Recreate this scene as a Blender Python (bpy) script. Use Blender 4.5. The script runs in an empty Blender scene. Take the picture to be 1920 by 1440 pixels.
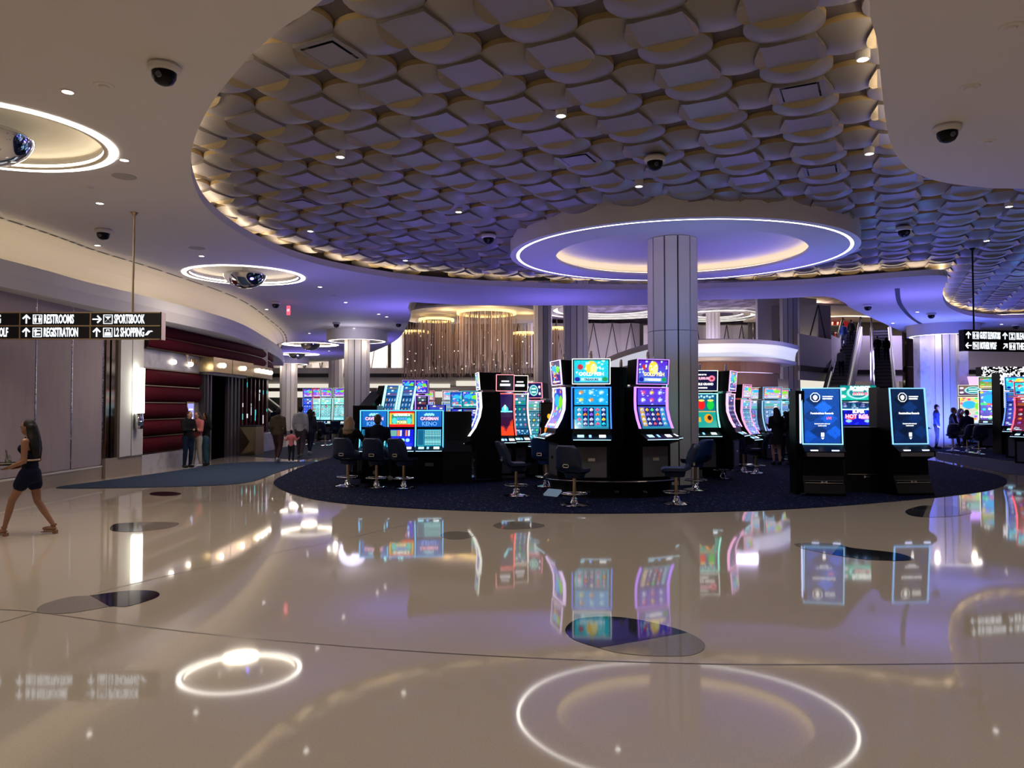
import bpy, math, random
import numpy as np
from math import sin, cos, pi, radians, hypot, atan2
from mathutils import Vector, Matrix
from mathutils.geometry import tessellate_polygon
random.seed(7)
SC = bpy.context.scene
COL = SC.collection
# ------------------------------------------------------------------ camera
F, H = 1400.0, 1.8
TH = math.atan(42 / F)
cam = bpy.data.objects.new('camera', bpy.data.cameras.new('camera'))
COL.objects.link(cam); SC.camera = cam
cam.data.lens = 36 * F / 1920; cam.data.clip_end = 300; cam.data.clip_start = .05
cam.location = (0, 0, H); cam.rotation_euler = (pi / 2 + TH, 0, 0)
# ------------------------------------------------------------------ world, exposure
W = bpy.data.worlds.new('world'); SC.world = W; W.use_nodes = True
W.node_tree.nodes['Background'].inputs[0].default_value = (.50, .44, .46, 1)
W.node_tree.nodes['Background'].inputs[1].default_value = .10
SC.view_settings.view_transform = 'Standard'; SC.view_settings.look = 'None'
SC.view_settings.gamma = 1; SC.view_settings.use_curve_mapping = False
SC.view_settings.exposure = 0.08
SC.cycles.max_bounces = 7; SC.cycles.diffuse_bounces = 3; SC.cycles.glossy_bounces = 4
SC.cycles.sample_clamp_indirect = 4.0; SC.cycles.caustics_reflective = False
# ------------------------------------------------------------------ photograph pixel + real height/depth -> place in the hall
def ray(px, py):
    x = (px - 960) / F; v = (720 - py) / F
    return x, cos(TH) - v * sin(TH), sin(TH) + v * cos(TH)
def Zp(px, py, z):
    x, y, dz = ray(px, py); t = (z - H) / dz
    return Vector((x * t, y * t, z))
def Gp(px, py): return Zp(px, py, 0)
def Dp(px, py, d):
    x, y, dz = ray(px, py); t = d / y
    return Vector((x * t, d, H + dz * t))
def floor_d(py): return Gp(960, py).y
# ------------------------------------------------------------------ lights
def lamp(kind, loc, energy, color, size=.3, rot=(0, 0, 0), sizey=None, spot=None, blend=.6):
    l = bpy.data.lights.new('lamp', kind); l.energy = energy; l.color = color
    if kind == 'AREA':
        l.size = size
        if sizey: l.shape = 'RECTANGLE'; l.size_y = sizey
        else: l.shape = 'DISK'
    else: l.shadow_soft_size = size
    if spot: l.spot_size = radians(spot); l.spot_blend = blend
    o = bpy.data.objects.new('lamp', l); COL.objects.link(o); o.location = loc; o.rotation_euler = rot
    return o
WARM = (1, .84, .66); NEU = (1, .91, .82); VIO = (.20, .16, 1.0); BLU = (.12, .30, 1.0)
# recessed downlights of the hall (their fixtures are built below)
for x in (-7, -3, 1, 5, 9, 13):
    for y in (-3, 2, 7, 12):
        lamp('SPOT', (x, y, 5.30), 185, NEU, .04, spot=115, blend=.9)
for x in (-8, -4, 2, 8, 14, 20):
    for y in (19, 25, 32):
        lamp('SPOT', (x, y, 5.30), 62 if y < 30 else 35, NEU, .04, spot=110, blend=.9)
for x, y, e, c in ((-5.5, 20, 90, VIO), (-1, 16.5, 100, VIO), (1.5, 19.5, 110, VIO), (3.6, 15.4, 60, BLU), (6.5, 19, 170, VIO), (9, 16.8, 110, BLU),
                (13, 24, 260, VIO), (16, 22, 200, BLU), (20, 27, 260, VIO), (1.5, 25, 220, VIO), (8, 27, 220, VIO),
                (-4, 27, 260, VIO), (-8, 40, 320, VIO), (-14, 50, 300, VIO), (0, 12.6, 10, VIO), (7.2, 12.8, 14, VIO)):
    lamp('AREA', (x, y, 2.75), e * .33, c, 1.0, rot=(pi, 0, 0))  # unseen up-facing lamps with no fixtures, tinting the ceiling violet and blue
for x, y, e, c in ((-12, 62, 900, NEU), (0, 58, 900, WARM), (8, 60, 900, (.7, .62, 1)), (17, 56, 900, (.7, .6, 1)), (28, 55, 600, (.6, .5, 1)), (40, 62, 500, NEU)):
    lamp('AREA', (x, y, 9.3), e * 1.6, c, 5)
lamp('AREA', (23, 60, 9.6), 500, WARM, 4)
lamp('AREA', (-14, 62, 3.4), 200, WARM, 4); lamp('AREA', (18, 60, 3.4), 200, WARM, 4); lamp('AREA', (36, 50, 4), 250, WARM, 4)
for y in (3, 7, 10.5, 13.5, 16.5, 19.5, 22.5, 26):
    lamp('SPOT', (-8.2, y, 5.30), 75, NEU, .05, rot=(0, -radians(28), 0), spot=100, blend=.9)  # added wall-wash spots without fixtures to brighten the left wall
lamp('POINT', (8.8, 32.4, 3.0), 70, (1, .75, .55), .2); lamp('POINT', (12.5, 33, 3.0), 50, (1, .75, .55), .2)  # added warm points to brighten the bar's wood drum
for x, y in ((-7, 33), (-4, 50), (4.5, 33)): lamp('POINT', (x, y, 4.6), 40, (.75, .72, 1), .6)  # added bluish points, no fixtures, to brighten the rear hall
# ------------------------------------------------------------------ materials
MATS = {}
def mat(name, color=(.5, .5, .5), rough=.6, metal=0, emit=None, strength=1, spec=.5, noise=None, bump=None, trans=0, coat=0):
    if name in MATS: return MATS[name]
    m = bpy.data.materials.new(name); m.use_nodes = True; nt = m.node_tree; b = nt.nodes['Principled BSDF']
    b.inputs['Base Color'].default_value = (*color, 1); b.inputs['Roughness'].default_value = rough
    b.inputs['Metallic'].default_value = metal; b.inputs['Specular IOR Level'].default_value = spec
    b.inputs['Coat Weight'].default_value = coat
    if trans: b.inputs['Transmission Weight'].default_value = trans
    if emit:
        b.inputs['Emission Color'].default_value = (*emit, 1); b.inputs['Emission Strength'].default_value = strength
    if noise or bump:
        tc = nt.nodes.new('ShaderNodeTexCoord')
    if noise:   # (scale, colour2, contrast low, high)
        sc_, c2, lo, hi = noise[:4]
        n = nt.nodes.new('ShaderNodeTexNoise'); n.inputs['Scale'].default_value = sc_; n.inputs['Detail'].default_value = 4
        r = nt.nodes.new('ShaderNodeValToRGB'); r.color_ramp.elements[0].position = lo; r.color_ramp.elements[1].position = hi
        r.color_ramp.elements[0].color = (*color, 1); r.color_ramp.elements[1].color = (*c2, 1)
        if len(noise) > 4:
            mp = nt.nodes.new('ShaderNodeMapping'); mp.inputs['Scale'].default_value = noise[4]
            nt.links.new(tc.outputs['Object'], mp.inputs[0]); nt.links.new(mp.outputs[0], n.inputs['Vector'])
        else: nt.links.new(tc.outputs['Object'], n.inputs['Vector'])
        nt.links.new(n.outputs['Fac'], r.inputs[0]); nt.links.new(r.outputs[0], b.inputs['Base Color'])
    if bump:
        n = nt.nodes.new('ShaderNodeTexNoise'); n.inputs['Scale'].default_value = bump[0]
        bp = nt.nodes.new('ShaderNodeBump'); bp.inputs['Strength'].default_value = bump[1]; bp.inputs['Distance'].default_value = bump[2] if len(bump) > 2 else .01
        nt.links.new(tc.outputs['Object'], n.inputs['Vector']); nt.links.new(n.outputs['Fac'], bp.inputs['Height']); nt.links.new(bp.outputs[0], b.inputs['Normal'])
    MATS[name] = m; return m
def glow(name, c=(1, 1, 1), s=1): return MATS.get(name) or mat(name, (0, 0, 0), .5, emit=c, strength=s, spec=0)
M_floor = mat('polished_beige_terrazzo', (.43, .36, .285), .045, spec=.62, noise=(90, (.47, .40, .32), .35, .65), bump=(.45, .25, .006))
M_white = mat('white_ceiling_plaster', (.74, .70, .66), .7)
M_panel = mat('champagne_ceiling_panel', (.27, .245, .24), .45, metal=.1)
M_gold_lit = mat('gold_lit_rim', (.62, .47, .25), .4, metal=.3)  # brighter gold copy puts warm light into the round panel rims
M_gold = mat('gold_warm_lit_edge', (.32, .25, .14), .45, metal=.2)  # gold tone puts the cove's warm light into the lens lips
M_back = mat('ceiling_void_dark', (.10, .08, .08), .7)
M_black = mat('black_cabinet', (.002, .002, .003), .32, spec=.2)
M_black2 = mat('black_satin', (.004, .004, .006), .5, spec=.25)
M_grey = mat('grey_cabinet_door', (.10, .10, .12), .35)
M_chrome = mat('chrome', (.82, .82, .84), .08, metal=1)
M_brass = mat('brass', (.58, .45, .27), .28, metal=1)
M_goldm = mat('polished_gold', (.75, .58, .30), .22, metal=1)
M_navy = mat('navy_leather', (.012, .022, .062), .42)
M_navy2 = mat('blue_leather', (.012, .045, .19), .45)
M_colp = mat('column_panel', (.80, .75, .72), .5)
M_groove = mat('column_groove', (.02, .016, .015), .5)
M_mauve = mat('mauve_fabric_panel', (.46, .385, .395), .9, noise=(6, (.42, .35, .36), .3, .7, (1, 1, .2)))
M_stone = mat('beige_stone_base', (.42, .35, .28), .3)
M_marble = mat('pale_marble', (.62, .60, .64), .25, noise=(2.5, (.35, .33, .38), .5, .8))
M_red = mat('oxblood_leather', (.080, .0045, .011), .75, spec=.08)
M_mirror = mat('bronze_mirror', (.36, .28, .20), .08, metal=1)
M_dark = mat('dark_opening', (.002, .002, .002), .9, spec=0)
M_wood = mat('brown_wood', (.34, .18, .11), .5, noise=(3, (.26, .13, .08), .3, .7, (8, 8, .6)))
M_pleat = mat('pleated_wall', (.52, .47, .45), .7)
M_blk = mat('dark_band', (.01, .01, .012), .5)
M_glassm = mat('clear_glass', (.9, .95, .95), .03, trans=.9)
M_strip = glow('warm_light_strip', (1, .86, .64), 9)
M_ring = glow('white_ring_light', (1, .96, .88), 7)
M_cove = glow('cove_light', (1, .80, .55), 16)
M_bulb = glow('bulb_glow', (1, .90, .74), 6)
M_down = glow('downlight_glow', (1, .95, .88), 8)
M_letter = glow('sign_letter', (.86, .93, 1), 1.5)
M_carpet = mat('navy_carpet', (.002, .004, .022), .95, noise=(24, (.07, .09, .20), .60, .69, (1, .5, 1)), spec=.1)
M_carpet2 = mat('slate_carpet', (.028, .045, .085), .95, noise=(20, (.055, .075, .12), .45, .65, (.5, 1.6, 1)), spec=.1)
M_carpet3 = mat('grey_blue_carpet', (.035, .042, .062), .9, noise=(20, (.05, .06, .085), .45, .65), spec=.2)
M_inl = mat('grey_terrazzo_inlay', (.20, .175, .15), .05, noise=(120, (.24, .21, .18), .4, .6))
M_ind = mat('black_terrazzo_inlay', (.012, .013, .02), .05, noise=(95, (.22, .22, .26), .66, .72))
M_joint = mat('bronze_joint', (.12, .09, .06), .3)
# vertex-colour screen material
def screen_mat(name, s):
    m = bpy.data.materials.new(name); m.use_nodes = True; nt = m.node_tree; b = nt.nodes['Principled BSDF']
    b.inputs['Base Color'].default_value = (.01, .01, .01, 1); b.inputs['Roughness'].default_value = .12
    a = nt.nodes.new('ShaderNodeVertexColor'); a.layer_name = 'art'
    nt.links.new(a.outputs[0], b.inputs['Emission Color']); b.inputs['Emission Strength'].default_value = s
    return m
M_screen = screen_mat('lit_screen', 1.25)
# ------------------------------------------------------------------ mesh helper
class MB:
    def __init__(s): s.v = []; s.f = []; s.m = []
    def add(s, vs, fs, mi=0, M=None):
        o = len(s.v)
        s.v += [tuple(M @ Vector(v)) for v in vs] if M else [tuple(v) for v in vs]
        s.f += [tuple(i + o for i in f) for f in fs]; s.m += [mi] * len(fs); return s
    def box(s, a, b, mi=0, M=None):
        x0, y0, z0 = a; x1, y1, z1 = b
        return s.add([(x0, y0, z0), (x1, y0, z0), (x1, y1, z0), (x0, y1, z0), (x0, y0, z1), (x1, y0, z1), (x1, y1, z1), (x0, y1, z1)],
                     [(0, 3, 2, 1), (4, 5, 6, 7), (0, 1, 5, 4), (1, 2, 6, 5), (2, 3, 7, 6), (3, 0, 4, 7)], mi, M)
    def prism(s, pts, axis, a, b, mi=0, M=None):   # polygon pts extruded along axis from a to b
        n = len(pts)
        def mk(p, t): return (t, p[0], p[1]) if axis == 'x' else ((p[0], t, p[1]) if axis == 'y' else (p[0], p[1], t))
        vs = [mk(p, a) for p in pts] + [mk(p, b) for p in pts]
        ids = tessellate_polygon([[Vector((p[0], p[1], 0)) for p in pts]])
        fs = [tuple(t) for t in ids] + [tuple(i + n for i in reversed(t)) for t in ids]
        fs += [(i, (i + 1) % n, (i + 1) % n + n, i + n) for i in range(n)]
        return s.add(vs, fs, mi, M)
    def lathe(s, prof, n=24, c=(0, 0, 0), mi=0, sx=1, sy=1, M=None, close=False):
        vs = []; fs = []; k = len(prof)
        for i in range(n):
            a = 2 * pi * i / n
            for r, z in prof: vs.append((c[0] + r * cos(a) * sx, c[1] + r * sin(a) * sy, c[2] + z))
        for i in range(n):
            j = (i + 1) % n
            for q in range(k if close else k - 1):
                q2 = (q + 1) % k
                fs.append((i * k + q, j * k + q, j * k + q2, i * k + q2))
        return s.add(vs, fs, mi, M)
    def tube(s, pts, r, n=8, mi=0, M=None, caps=True):
        pts = [Vector(p) for p in pts]; vs = []; fs = []
        rs = r if isinstance(r, (list, tuple)) else [r] * len(pts)
        for i, p in enumerate(pts):
            t = (pts[min(i + 1, len(pts) - 1)] - pts[max(i - 1, 0)]).normalized()
            u = t.cross(Vector((0, 0, 1)));
            if u.length < .05: u = t.cross(Vector((0, 1, 0)))
            u.normalize(); w = t.cross(u)
            for k in range(n):
                a = 2 * pi * k / n; vs.append(p + (u * cos(a) + w * sin(a)) * rs[i])
        for i in range(len(pts) - 1):
            for k in range(n):
                k2 = (k + 1) % n; fs.append((i * n + k, i * n + k2, (i + 1) * n + k2, (i + 1) * n + k))
        if caps: fs += [tuple(range(n - 1, -1, -1)), tuple((len(pts) - 1) * n + k for k in range(n))]
        return s.add(vs, fs, mi, M)
    def ell(s, c, r, n=14, m=9, mi=0, M=None):
        rx, ry, rz = (r, r, r) if not isinstance(r, (list, tuple)) else r
        vs = [(c[0], c[1], c[2] + rz)]; fs = []
        for j in range(1, m):
            t = pi * j / m
            for i in range(n):
                a = 2 * pi * i / n; vs.append((c[0] + rx * sin(t) * cos(a), c[1] + ry * sin(t) * sin(a), c[2] + rz * cos(t)))
        vs.append((c[0], c[1], c[2] - rz))
        for i in range(n):
            k = (i + 1) % n
            fs.append((0, 1 + i, 1 + k)); fs.append((len(vs) - 1, 1 + (m - 2) * n + k, 1 + (m - 2) * n + i))
            for j in range(m - 2): fs.append((1 + j * n + i, 1 + (j + 1) * n + i, 1 + (j + 1) * n + k, 1 + j * n + k))
        return s.add(vs, fs, mi, M)
    def strip(s, A, B, mi=0):   # quad strip between two polylines
        n = len(A); return s.add(list(A) + list(B), [(i, i + 1, n + i + 1, n + i) for i in range(n - 1)], mi)
    def slab(s, loops, z0, z1, mi=0, side=None):
        ls = [[Vector((p[0], p[1], 0)) for p in L] for L in loops]; flat = [p for L in ls for p in L]; n = len(flat)
        tr = tessellate_polygon(ls)
        s.add([(p.x, p.y, z0) for p in flat] + [(p.x, p.y, z1) for p in flat],
              [tuple(t) for t in tr] + [tuple(i + n for i in reversed(t)) for t in tr], mi)
        for L in ls:
            k = len(L)
            s.add([(p.x, p.y, z0) for p in L] + [(p.x, p.y, z1) for p in L], [(i, (i + 1) % k, (i + 1) % k + k, i + k) for i in range(k)], mi if side is None else side)
        return s
    def mesh(s, name, mats, smooth=None):
        me = bpy.data.meshes.new(name); me.from_pydata(s.v, [], s.f)
        for m in (mats if isinstance(mats, (list, tuple)) else [mats]): me.materials.append(m)
        me.polygons.foreach_set('material_index', s.m); me.update()
        fix_normals(me)
        if smooth:
            me.polygons.foreach_set('use_smooth', [True] * len(me.polygons)); me.set_sharp_from_angle(angle=radians(smooth))
        return me
    def obj(s, name, mats, parent=None, smooth=None, kind=None, **kw):
        return link(name, s.mesh(name, mats, smooth), parent, kind, **kw)
import bmesh
def fix_normals(me):
    bm = bmesh.new(); bm.from_mesh(me); bmesh.ops.recalc_face_normals(bm, faces=bm.faces); bm.to_mesh(me); bm.free()
def link(name, data, parent=None, kind=None, loc=None, rz=None, label=None, cat=None, group=None):
    o = bpy.data.objects.new(name, data); COL.objects.link(o)
    if parent: o.parent = parent
    if loc is not None: o.location = loc
    if rz is not None: o.rotation_euler = (0, 0, rz)
    if kind: o['kind'] = kind
    if label: o['label'] = label
    if cat: o['category'] = cat
    if group: o['group'] = group
    return o
def thing(name, label, cat, loc=(0, 0, 0), face=0, group=None, scale=None):
    o = link(name, None, None, None, loc, radians(face), label, cat, group)
    o.empty_display_size = .1
    if scale: o.scale = scale
    return o
def copy_tree(o, parent=None):
    c = o.copy(); COL.objects.link(c)
    if parent: c.parent = parent
    for ch in list(KIDS(o)): copy_tree(ch, c)
    return c
def KIDS(o): return [x for x in COL.objects if x.parent == o]
def text_mesh(s, size, ext=.004, bold=0.0, wide=1.0, align='CENTER'):
    cu = bpy.data.curves.new('text', 'FONT'); cu.body = s; cu.size = size; cu.extrude = ext; cu.offset = bold
    cu.align_x = align; cu.align_y = 'CENTER'; cu.resolution_u = 2
    o = bpy.data.objects.new('text', cu); COL.objects.link(o)
    dg = bpy.context.evaluated_depsgraph_get(); me = bpy.data.meshes.new_from_object(o.evaluated_get(dg))
    bpy.data.objects.remove(o); bpy.data.curves.remove(cu)
    for v in me.vertices: v.co.x *= wide
    return me
def text(s, size, mt, parent, loc, rx=pi / 2, wide=1.0, fit=None, bold=0.0, align='CENTER', name='lettering', ext=.003, rz=0, ry=0):
    me = text_mesh(s, size, ext, bold, wide, align)
    if fit:
        xs = [v.co.x for v in me.vertices]; k_ = fit / (max(xs) - min(xs))
        for v in me.vertices: v.co.x *= k_
    me.materials.clear(); me.materials.append(mt)
    o = link(name, me, parent, None, loc); o.rotation_euler = (rx, ry, rz); return o
def smooth_path(pts, n=6, closed=False):
    P = [Vector(p) for p in pts]; out = []; N = len(P)
    for i in range(N if closed else N - 1):
        if closed: a, b, c, d = P[(i - 1) % N], P[i], P[(i + 1) % N], P[(i + 2) % N]
        else: a, b, c, d = P[max(i - 1, 0)], P[i], P[i + 1], P[min(i + 2, N - 1)]
        for k in range(n):
            t = k / n
            out.append(.5 * ((2 * b) + (c - a) * t + (2 * a - 5 * b + 4 * c - d) * t * t + (3 * b - a - 3 * c + d) * t ** 3))
    if not closed: out.append(P[-1])
    return out
# ================================================================== SETTING
ZC = 5.4            # white ceiling
ZP = 5.72           # backing of the sculpted ceiling
fl = MB().slab([[(-40, -12), (60, -12), (60, 90), (-40, 90)]], -.2, 0); floor = fl.obj('floor', M_floor, kind='structure')
def patch(name, pts, z, m, **kw):
    return MB().slab([pts], .0005, z).obj(name, m, **kw)
oval = smooth_path([Gp(*p) for p in ((513, 908), (560, 930), (640, 944), (760, 953), (900, 959), (1050, 963), (1200, 963), (1350, 960), (1500, 954), (1650, 943),
        (1780, 930), (1860, 918), (1888, 905), (1870, 891), (1800, 876), (1720, 861), (1500, 849), (1200, 845), (900, 845), (680, 849), (590, 868), (535, 890))], 4, True)
patch('oval_carpet', oval, .012, M_carpet, label='dark navy speckled oval carpet under the slot machines', cat='carpet')
lc = smooth_path([Gp(*p) for p in ((105, 915), (180, 904), (260, 893), (345, 881), (440, 868), (560, 866), (600, 867), (560, 874), (520, 886), (480, 901), (430, 909), (330, 913), (220, 915))], 4, True)
patch('path_carpet', lc, .012, M_carpet2, label='slate blue carpet wedge running along the red upholstered wall', cat='carpet')
bc = [Gp(*p) for p in ((430, 853), (500, 858), (560, 862), (620, 856), (660, 847), (700, 842), (1690, 836))] + [Vector((38, 48, 0)), Vector((45, 65, 0)), Vector((-30, 65, 0)), Vector((-9.5, 40, 0))]
patch('rear_carpet', bc, .010, M_carpet3, label='dark blue grey carpet across the rear of the casino floor', cat='carpet')
rc = [Gp(*p) for p in ((1700, 836), (1740, 844), (1920, 868))] + [Vector((28, 24, 0)), Vector((34, 40, 0))]
patch('right_carpet', rc, .014, M_carpet, label='navy carpet beneath the slot machines by the blue lit column', cat='carpet')
rg = [Gp(*p) for p in ((1738, 846), (1920, 870), (1980, 880), (1960, 894), (1890, 889), (1760, 862))]
patch('walkway_carpet', rg, .012, M_carpet3, label='grey blue carpet strip between the oval carpet and right hand machines', cat='carpet')
# leaf inlays and joints in the floor (pieces of the floor)
def leaf(pts_px, split, order):
    L = smooth_path([Gp(*p) for p in pts_px], 6, True); n = len(L)
    a, b = split[0] * 6, split[1] * 6
    p1 = L[a:b + 1]; p2 = L[b:] + L[:a + 1]
    MB().slab([p1], .0003, .004).obj('inlay_piece', order[0], floor)
    MB().slab([p2], .0003, .004).obj('inlay_piece', order[1], floor)
leaf([(72, 1149), (80, 1134), (130, 1120), (168, 1117), (240, 1108), (290, 1109), (295, 1120), (240, 1137), (205, 1138), (130, 1150)], (3, 8), (M_ind, M_inl))
leaf([(206, 993), (215, 983), (250, 980), (300, 979), (335, 981), (325, 988), (300, 993), (250, 997), (220, 997)], (2, 7), (M_inl, M_ind))
leaf([(280, 927), (290, 923), (315, 922), (339, 925), (330, 929), (300, 930)], (1, 4), (M_ind, M_ind))
leaf([(1060, 1180), (1085, 1161), (1150, 1157), (1220, 1167), (1290, 1187), (1322, 1210), (1300, 1228), (1240, 1231), (1170, 1226), (1125, 1216), (1075, 1199)], (4, 9), (M_inl, M_ind))
leaf([(1490, 1020), (1540, 1019), (1575, 1022), (1600, 1028), (1680, 1037), (1712, 1048), (1690, 1052), (1620, 1049), (1560, 1040), (1510, 1030)], (2, 8), (M_ind, M_inl))
leaf([(1698, 958), (1720, 950), (1740, 948), (1790, 950), (1823, 959), (1800, 967), (1755, 970), (1730, 970), (1705, 966)], (2, 7), (M_inl, M_ind))
leaf([(826, 1004), (838, 998), (860, 997), (885, 1000), (888, 1005), (870, 1011), (840, 1011)], (1, 4), (M_inl, M_inl))
leaf([(925, 985), (945, 979), (990, 979), (1020, 984), (1010, 990), (960, 993), (935, 991)], (1, 4), (M_inl, M_inl))
for pts, w in ((((0, 1143), (70, 1148), (200, 1166), (400, 1190), (700, 1216), (1000, 1234), (1323, 1245), (1600, 1246), (1920, 1243), (2100, 1240)), .018),
               (((-60, 1190), (0, 1168), (70, 1148)), .014), (((180, 1112), (300, 1083), (450, 1050), (640, 1012), (760, 985), (860, 968)), .012)):
    L = smooth_path([Gp(*p) for p in pts], 5); A = []; B = []
    for i, p in enumerate(L):
        t = (L[min(i + 1, len(L) - 1)] - L[max(i - 1, 0)]).normalized(); nrm = Vector((-t.y, t.x, 0)) * w / 2
        A.append(p + nrm + Vector((0, 0, .0015))); B.append(p - nrm + Vector((0, 0, .0015)))
    MB().strip(A, B).obj('floor_joint', M_joint, floor)
# ---- white ceiling with its big opening
slot = smooth_path([Zp(*p, ZC) for p in ((-260, 330), (0, 412), (100, 445), (170, 470), (300, 510), (440, 560), (500, 600), (528, 625), (533, 643))], 8)
slot = [Vector((-10.3, -10, ZC)), Vector((-10.1, -3, ZC)), Vector((-10.0, 3, ZC))] + slot
hole_px = ((605, 0), (540, 45), (480, 95), (430, 150), (390, 205), (365, 260), (358, 300), (362, 340), (380, 380), (410, 410), (450, 438), (500, 463), (560, 485), (640, 505),
           (760, 524), (900, 535), (1050, 541), (1200, 543), (1350, 540), (1500, 534), (1620, 525), (1700, 519), (1760, 516), (1777, 522), (1768, 545), (1770, 565), (1785, 580), (1820, 592), (1870, 597), (1920, 596))
hole = [Zp(*p, ZC) for p in hole_px] + [Vector(p) for p in ((25, 29.5, ZC), (28, 27, ZC), (28, 13.5, ZC), (13, 12.4, ZC))] + \
       [Zp(*p, ZC) for p in ((1920, 354), (1830, 350), (1760, 340), (1710, 320), (1680, 290), (1665, 250), (1655, 180), (1645, 80), (1632, 0))] + [Vector((2.7, 5.0, ZC)), Vector((1.6, 4.3, ZC)), Vector((.1, 4.5, ZC))]
hole = smooth_path(hole, 4, True)
far_px = ((520, 690), (600, 680), (680, 665), (740, 640), (768, 600), (765, 577))
far_edge = smooth_path([Zp(*p, ZC) for p in far_px], 5) + \
    smooth_path([Zp(*p, ZC) for p in ((768, 566), (900, 572), (1210, 572), (1306, 563), (1450, 560), (1545, 556), (1580, 566), (1600, 580), (1650, 603), (1700, 625), (1760, 642), (1920, 655))], 5)
outer = [Vector(p) for p in slot] + [Zp(522, 664, ZC), Zp(505, 676, ZC), Zp(500, 690, ZC)] + far_edge + [Vector((46, 46, ZC)), Vector((46, -10, ZC))]
DISHES = [(-7.05, 9.9, 1.6, 1.45), (Zp(454, 514, ZC).x, 20.45, 1.6, 1.6), (Zp(582, 646, ZC).x, Zp(582, 646, ZC).y, 1.6, 1.6), (Zp(557, 664, ZC).x, Zp(557, 664, ZC).y, 1.5, 1.5)]
dholes = [[Vector((x + .90 * r * cos(2 * pi * i / 48), y + .90 * ry * sin(2 * pi * i / 48), ZC)) for i in range(48)] for x, y, r, ry in DISHES]
ceil = MB().slab([outer, hole] + dholes, ZC, ZC + .16).obj('ceiling', M_white, kind='structure')
# cove ledge light over the opening's rim (warm, washes the sculpted panels)
def offset_loop(L, d):
    n = len(L); out = []
    for i in range(n):
        t = (L[(i + 1) % n] - L[i - 1]); t.z = 0; t.normalize(); out.append(L[i] + Vector((-t.y, t.x, 0)) * d)
    return out
def area(L): return sum(L[i].x * L[(i + 1) % len(L)].y - L[(i + 1) % len(L)].x * L[i].y for i in range(len(L))) / 2
sg = -1 if area(hole) > 0 else 1
c1 = offset_loop(hole, sg * .10); c2 = offset_loop(hole, sg * .16)
up = Vector((0, 0, .175))
MB().strip([p + up for p in c1 + c1[:1]], [p + up for p in c2 + c2[:1]]).obj('cove_strip', M_cove, ceil)
# upstand lip that closes the rim of the opening
# ---- sculpted panel ceiling
PUP = .14
back = MB().slab([[(-12, 2.6), (32, 2.6), (32, 32), (18, 31.5), (14.5, 27), (14, 24), (-12, 24)]], ZP, ZP + .1).obj('ceiling', M_back, kind='structure', loc=(0, 0, PUP))
S = .575; R = S * .715; ANG = radians(-26.6)
def disc_tile(kind):
    m = MB(); n = 24
    if kind == 'B':   # shallow pillow, rim coloured bright gold as if lit
        rr = [0, .45, .8, 1.0]; zz = [5.545, 5.57, 5.615, 5.655]
        vs = [(0, 0, zz[0])]
        for q in range(1, 4):
            for i in range(n): a = 2 * pi * i / n; vs.append((R * rr[q] * cos(a), R * rr[q] * sin(a), zz[q]))
        for i in range(n): a = 2 * pi * i / n; vs.append((R * 1.0 * cos(a), R * 1.0 * sin(a), ZP + .005))
        fs = [(0, 1 + i, 1 + (i + 1) % n) for i in range(n)]
        for q in range(2): fs += [(1 + q * n + i, 1 + (q + 1) * n + i, 1 + (q + 1) * n + (i + 1) % n, 1 + q * n + (i + 1) % n) for i in range(n)]
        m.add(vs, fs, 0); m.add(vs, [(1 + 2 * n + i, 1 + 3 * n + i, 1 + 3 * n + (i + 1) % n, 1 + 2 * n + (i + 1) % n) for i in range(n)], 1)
    else:             # flat square with four lens-shaped lips that drop to a round rim
        h = S / 2; zs, zr = 5.60, 5.545
        if kind == 'A':
            m.add([(-h, -h, zs), (h, -h, zs), (h, h, zs), (-h, h, zs)], [(0, 1, 2, 3)], 0)
        else:
            g = h * .80
            m.add([(-h, -h, zs), (h, -h, zs), (h, h, zs), (-h, h, zs), (-g, -g, zs), (g, -g, zs), (g, g, zs), (-g, g, zs)], [(0, 1, 5, 4), (1, 2, 6, 5), (2, 3, 7, 6), (3, 0, 4, 7)], 0)
            q = g * .9; m.add([(-q, -q, zs - .012), (q, -q, zs - .012), (q, q, zs - .012), (-q, q, zs - .012)], [(0, 1, 2, 3)], 0)
            m.add([(-g, -g, zs + .05), (g, -g, zs + .05), (g, g, zs + .05), (-g, g, zs + .05)], [(0, 1, 2, 3)], 2)
        for side in range(4):
            a0 = pi / 4 + side * pi / 2; k = 6
            chord = [(h * 1.414 * (cos(a0) * (1 - i / k) + cos(a0 + pi / 2) * i / k), h * 1.414 * (sin(a0) * (1 - i / k) + sin(a0 + pi / 2) * i / k)) for i in range(k + 1)]
            nx, ny = cos(a0 + pi / 4), sin(a0 + pi / 4); arc = [(x + nx * S * .165 * sin(pi * i / k) ** .9, y + ny * S * .165 * sin(pi * i / k) ** .9) for i, (x, y) in enumerate(chord)]
            zz = [zs + (zr - zs) * sin(pi * i / k) ** .5 if 0 < i < k else zs for i in range(k + 1)]
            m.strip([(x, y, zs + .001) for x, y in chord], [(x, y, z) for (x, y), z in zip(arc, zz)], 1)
            m.strip([(x, y, z) for (x, y), z in zip(arc, zz)], [(x * .985, y * .985, ZP) for x, y in arc], 0)
    return m
mA, mB_, mV = disc_tile('A'), disc_tile('B'), disc_tile('V')
meA = mA.mesh('square_panel', [M_panel, M_gold, M_blk]); meB = mB_.mesh('round_panel', [M_panel, M_gold_lit], smooth=50); meV = mV.mesh('vent_panel', [M_panel, M_gold, M_blk])
ca, sa = cos(ANG), sin(ANG)
org = Zp(780, 82, 5.6)
def inhole(x, y, grow=.6):
    return inp(x, y) or any(hypot(x - p.x, y - p.y) < grow for p in hole)
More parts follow.
